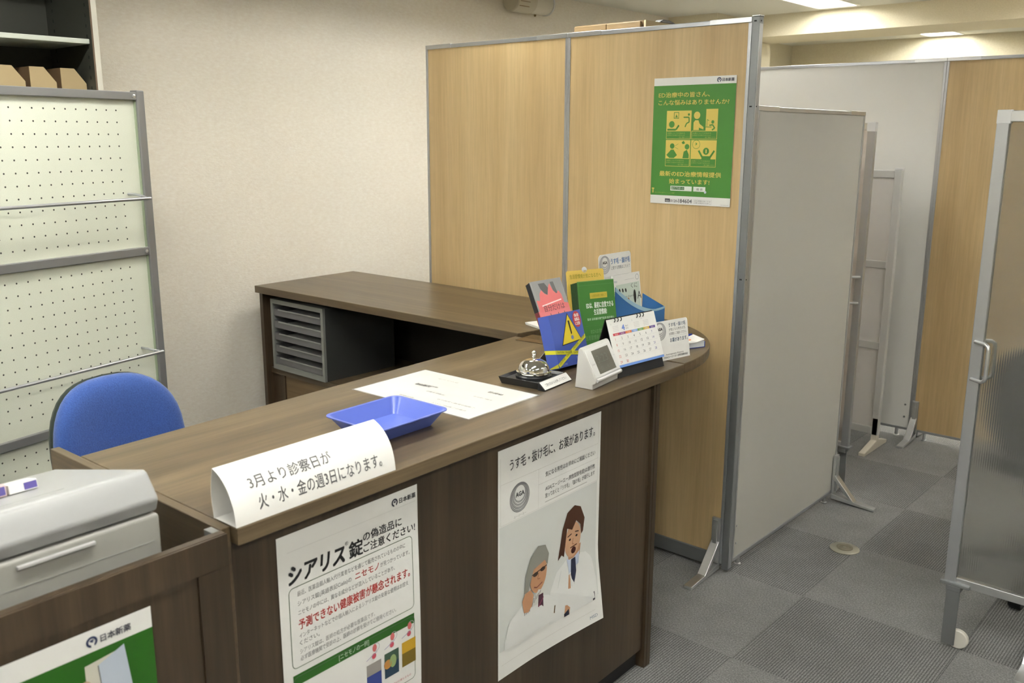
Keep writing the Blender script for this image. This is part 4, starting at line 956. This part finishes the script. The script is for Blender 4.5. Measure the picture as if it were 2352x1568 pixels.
P.text('MSD', .350, .014, .012, (.45, .52, .60), w=.03); P.build()
# (2) counterfeit warning
W, Hh = .340, .482
bp_, f = front_poster('poster', 'white poster with black headline and red warning text on the counter front', .824 - CY + .012, .8415 - Hh, W, Hh, curl=lambda u, v: .006 * max(0, u - .6) * math.sin(PI * min(1, v * 1.3)))
P = Print(f, bp_, sub=.03); K = (.20, .20, .21); T = (.50, .50, .50); Rd = (.72, .22, .20); Gn = (.17, .40, .12); top = Hh
logo(P, .278, top - .020, .013, (.14, .15, .22), (.2, .2, .22))
P.rect(.02, top - .034, W - .006, top - .0336, (.72, .72, .71))
P.text('シアリス', .020, top - .095, .041, (.14, .14, .15), w=.128, bold=.028, slant=.12); P.text('®', .151, top - .066, .010, K); P.text('錠', .160, top - .094, .036, (.14, .14, .15), w=.033, bold=.02)
P.text('の偽造品に', .195, top - .072, .020, K, w=.100, bold=.015); P.text('ご注意ください!', .195, top - .095, .020, K, w=.136, bold=.015)
def rfr(x0, y0, x1, y1, r, t, col):
    pts = []
    for cx_, cy_, a0 in ((x1 - r, y1 - r, 0), (x0 + r, y1 - r, PI / 2), (x0 + r, y0 + r, PI), (x1 - r, y0 + r, 1.5 * PI)): pts += [(cx_ + r * math.cos(a0 + PI / 2 * i / 5), cy_ + r * math.sin(a0 + PI / 2 * i / 5)) for i in range(6)]
    P.line(pts + pts[:1], t, col, 2)
rfr(.020, top - .262, W - .018, top - .104, .010, .0013, (.33, .42, .32))
tx = .038
for s_, yy, w_ in (('最近、医薬品個人輸入代行業者などを通じて販売されているものの中に', .123, .265), ('ニセモノの中には、異なる成分などが混入していることがあり、', .160, .235), ('インターネットなどでの個人輸入によるシアリス錠の安易な使用はお控え', .206, .270), ('ください。', .220, .045), ('シアリス錠は、医師の処方が必要な医薬品です。', .237, .180), ('必ず医療機関で受診の上、医師の診察を受けてご使用ください。', .251, .235)):
    P.text(s_, tx, top - yy, .011, T, w=w_)
P.text('シアリス錠(英語表記Cialis)の', tx, top - .142, .011, T, w=.125); P.text('ニセモノ', .172, top - .143, .017, Rd, w=.060, bold=.01); P.text('が見つかっています。', .236, top - .141, .011, T, w=.078)
P.text('予測できない健康被害が懸念されます。', tx, top - .188, .022, Rd, w=.275, bold=.012)
P.rect(.020, top - .297, W - .018, top - .275, Gn, 1); P.text('[ニセモノの一例]', .125, top - .291, .013, (.72, .80, .70), w=.075, lay=3, bold=.01)
rfr(.020, .060, W - .018, top - .28, .010, .0013, (.33, .42, .32))
for k, (c1, c2) in enumerate((((.62, .60, .58), (.22, .28, .56)), ((.26, .36, .30), (.16, .26, .34)), ((.78, .62, .16), (.48, .40, .12)))):
    x0 = .192 + k * .047; y0 = top - .392 + k * .004
    P.rect(x0, y0 + .03, x0 + .038, y0 + .055, c1, 2); P.rect(x0, y0, x0 + .038, y0 + .030, c2, 2)
    if k == 1: P.disc(x0 + .008, y0 + .030, .010, (.74, .52, .26), 3); P.disc(x0 + .022, y0 + .032, .009, (.58, .66, .44), 3, ry=.014)
    P.disc(x0 + .022, y0 + .086, .0055, (.80, .42, .42), 3, ry=.008); P.disc(x0 + .020, y0 + .069, .0055, (.78, .32, .38), 3, ry=.006); P.line([(x0, y0 + .066), (x0 + .028, y0 + .076)], .0012, (.6, .56, .72), 3); P.annulus(x0 + .026, y0 + .086, .008, .0092, (.70, .68, .70), 2)
P.disc(.126, top - .352, .008, (.82, .45, .45), 3, ry=.010); P.disc(.140, top - .378, .024, (.80, .68, .28), 2, ry=.016); P.text('成分の異なるもの', .26, .07, .006, (.7, .4, .4), w=.05); P.build()
# (3) green poster on the desk front board
W, Hh = .340, .482
cp_, f = front_poster('poster', 'green poster with a picture of an open door on the desk front board', .597 - CY - W - .009, .829 - Hh, W, Hh, lx=-.0025)
P = Print(f, cp_, sub=.03); g = (.14, .38, .06); top = Hh
P.rect(0, .03, W, top - .034, g, 1); logo(P, W - .092, top - .018, .0135)
P.poly([(W - .106, top - .140), (W - .052, top - .125), (W - .052, top - .046), (W - .106, top - .052)], (.80, .79, .74), 2); P.poly([(W - .082, top - .135), (W - .038, top - .118), (W - .046, top - .041), (W - .087, top - .058)], (.72, .76, .82), 3); P.line([(W - .087, top - .058), (W - .082, top - .135)], .0016, (.42, .42, .42), 4)
P.disc(W - .108, top - .082, .008, (.76, .66, .54), 5); P.poly([(W - .118, top - .100), (W - .104, top - .092), (W - .092, top - .108), (W - .094, top - .135), (W - .118, top - .138)], (.74, .64, .50), 5); P.line([(W - .112, top - .10), (W - .124, top - .118)], .005, (.76, .66, .54), 5); P.line([(W - .098, top - .098), (W - .084, top - .092)], .004, (.70, .58, .46), 5)
P.disc(.17, top - .115, .022, (.72, .55, .12), 2, ry=.013); P.disc(.198, top - .095, .011, (.76, .60, .20), 2, ry=.005, rot=.3); P.build()

# emergency lamp on the cream wall
em = thing('emergency_lamp', 'beige rounded emergency lamp high on the cream wall', 'lamp', (XW + .001, 3.845, 2.232))
cm = mat('aged_beige', (.50, .46, .36), .5); cm2 = mat('beige_diffuser', (.60, .57, .48), .35); st = mat('brown_stain', (.22, .15, .06), .7)
R = [[(.062 + .062 * s * math.cos(a), y, .062 * s * math.sin(a)) for a in [2 * PI * i / 24 for i in range(24)]] for y, s in ((0, .88), (.006, .98), (.13, 1), (.15, 1))]
B().ring(R).obj('body', cm, em, True)
R = [[(.062 + .058 * s * math.cos(a), y, .058 * s * math.sin(a)) for a in [2 * PI * i / 24 for i in range(24)]] for y, s in ((.1505, 1), (.26, 1), (.30, .93), (.33, .75), (.348, .4), (.352, .05))]
B().ring(R).obj('diffuser', cm2, em, True)
B().ring([[(.062 + r * math.cos(a), y, r * math.sin(a)) for a in [2 * PI * i / 24 for i in range(24)]] for y, r in ((.292, .058), (.292, .061), (.302, .0595), (.302, .054))]).obj('ring', plast_w, em, True)
for zz in (-.035, -.012, .012): box('vent_slot', st, em, .112, .1235 if zz != -.035 else .116, .012, .09, zz - .0015, zz + .0015)
box('wall_bracket', cm, em, -.0005, .012, .05, .2, -.03, .03, bev=.002)
B().lathe([(.001, -.071), (.006, -.069), (.007, -.0595)], 12, (.062, .2, 0)).obj('test_button', st, em)
bpy.data.objects.remove(_fo)
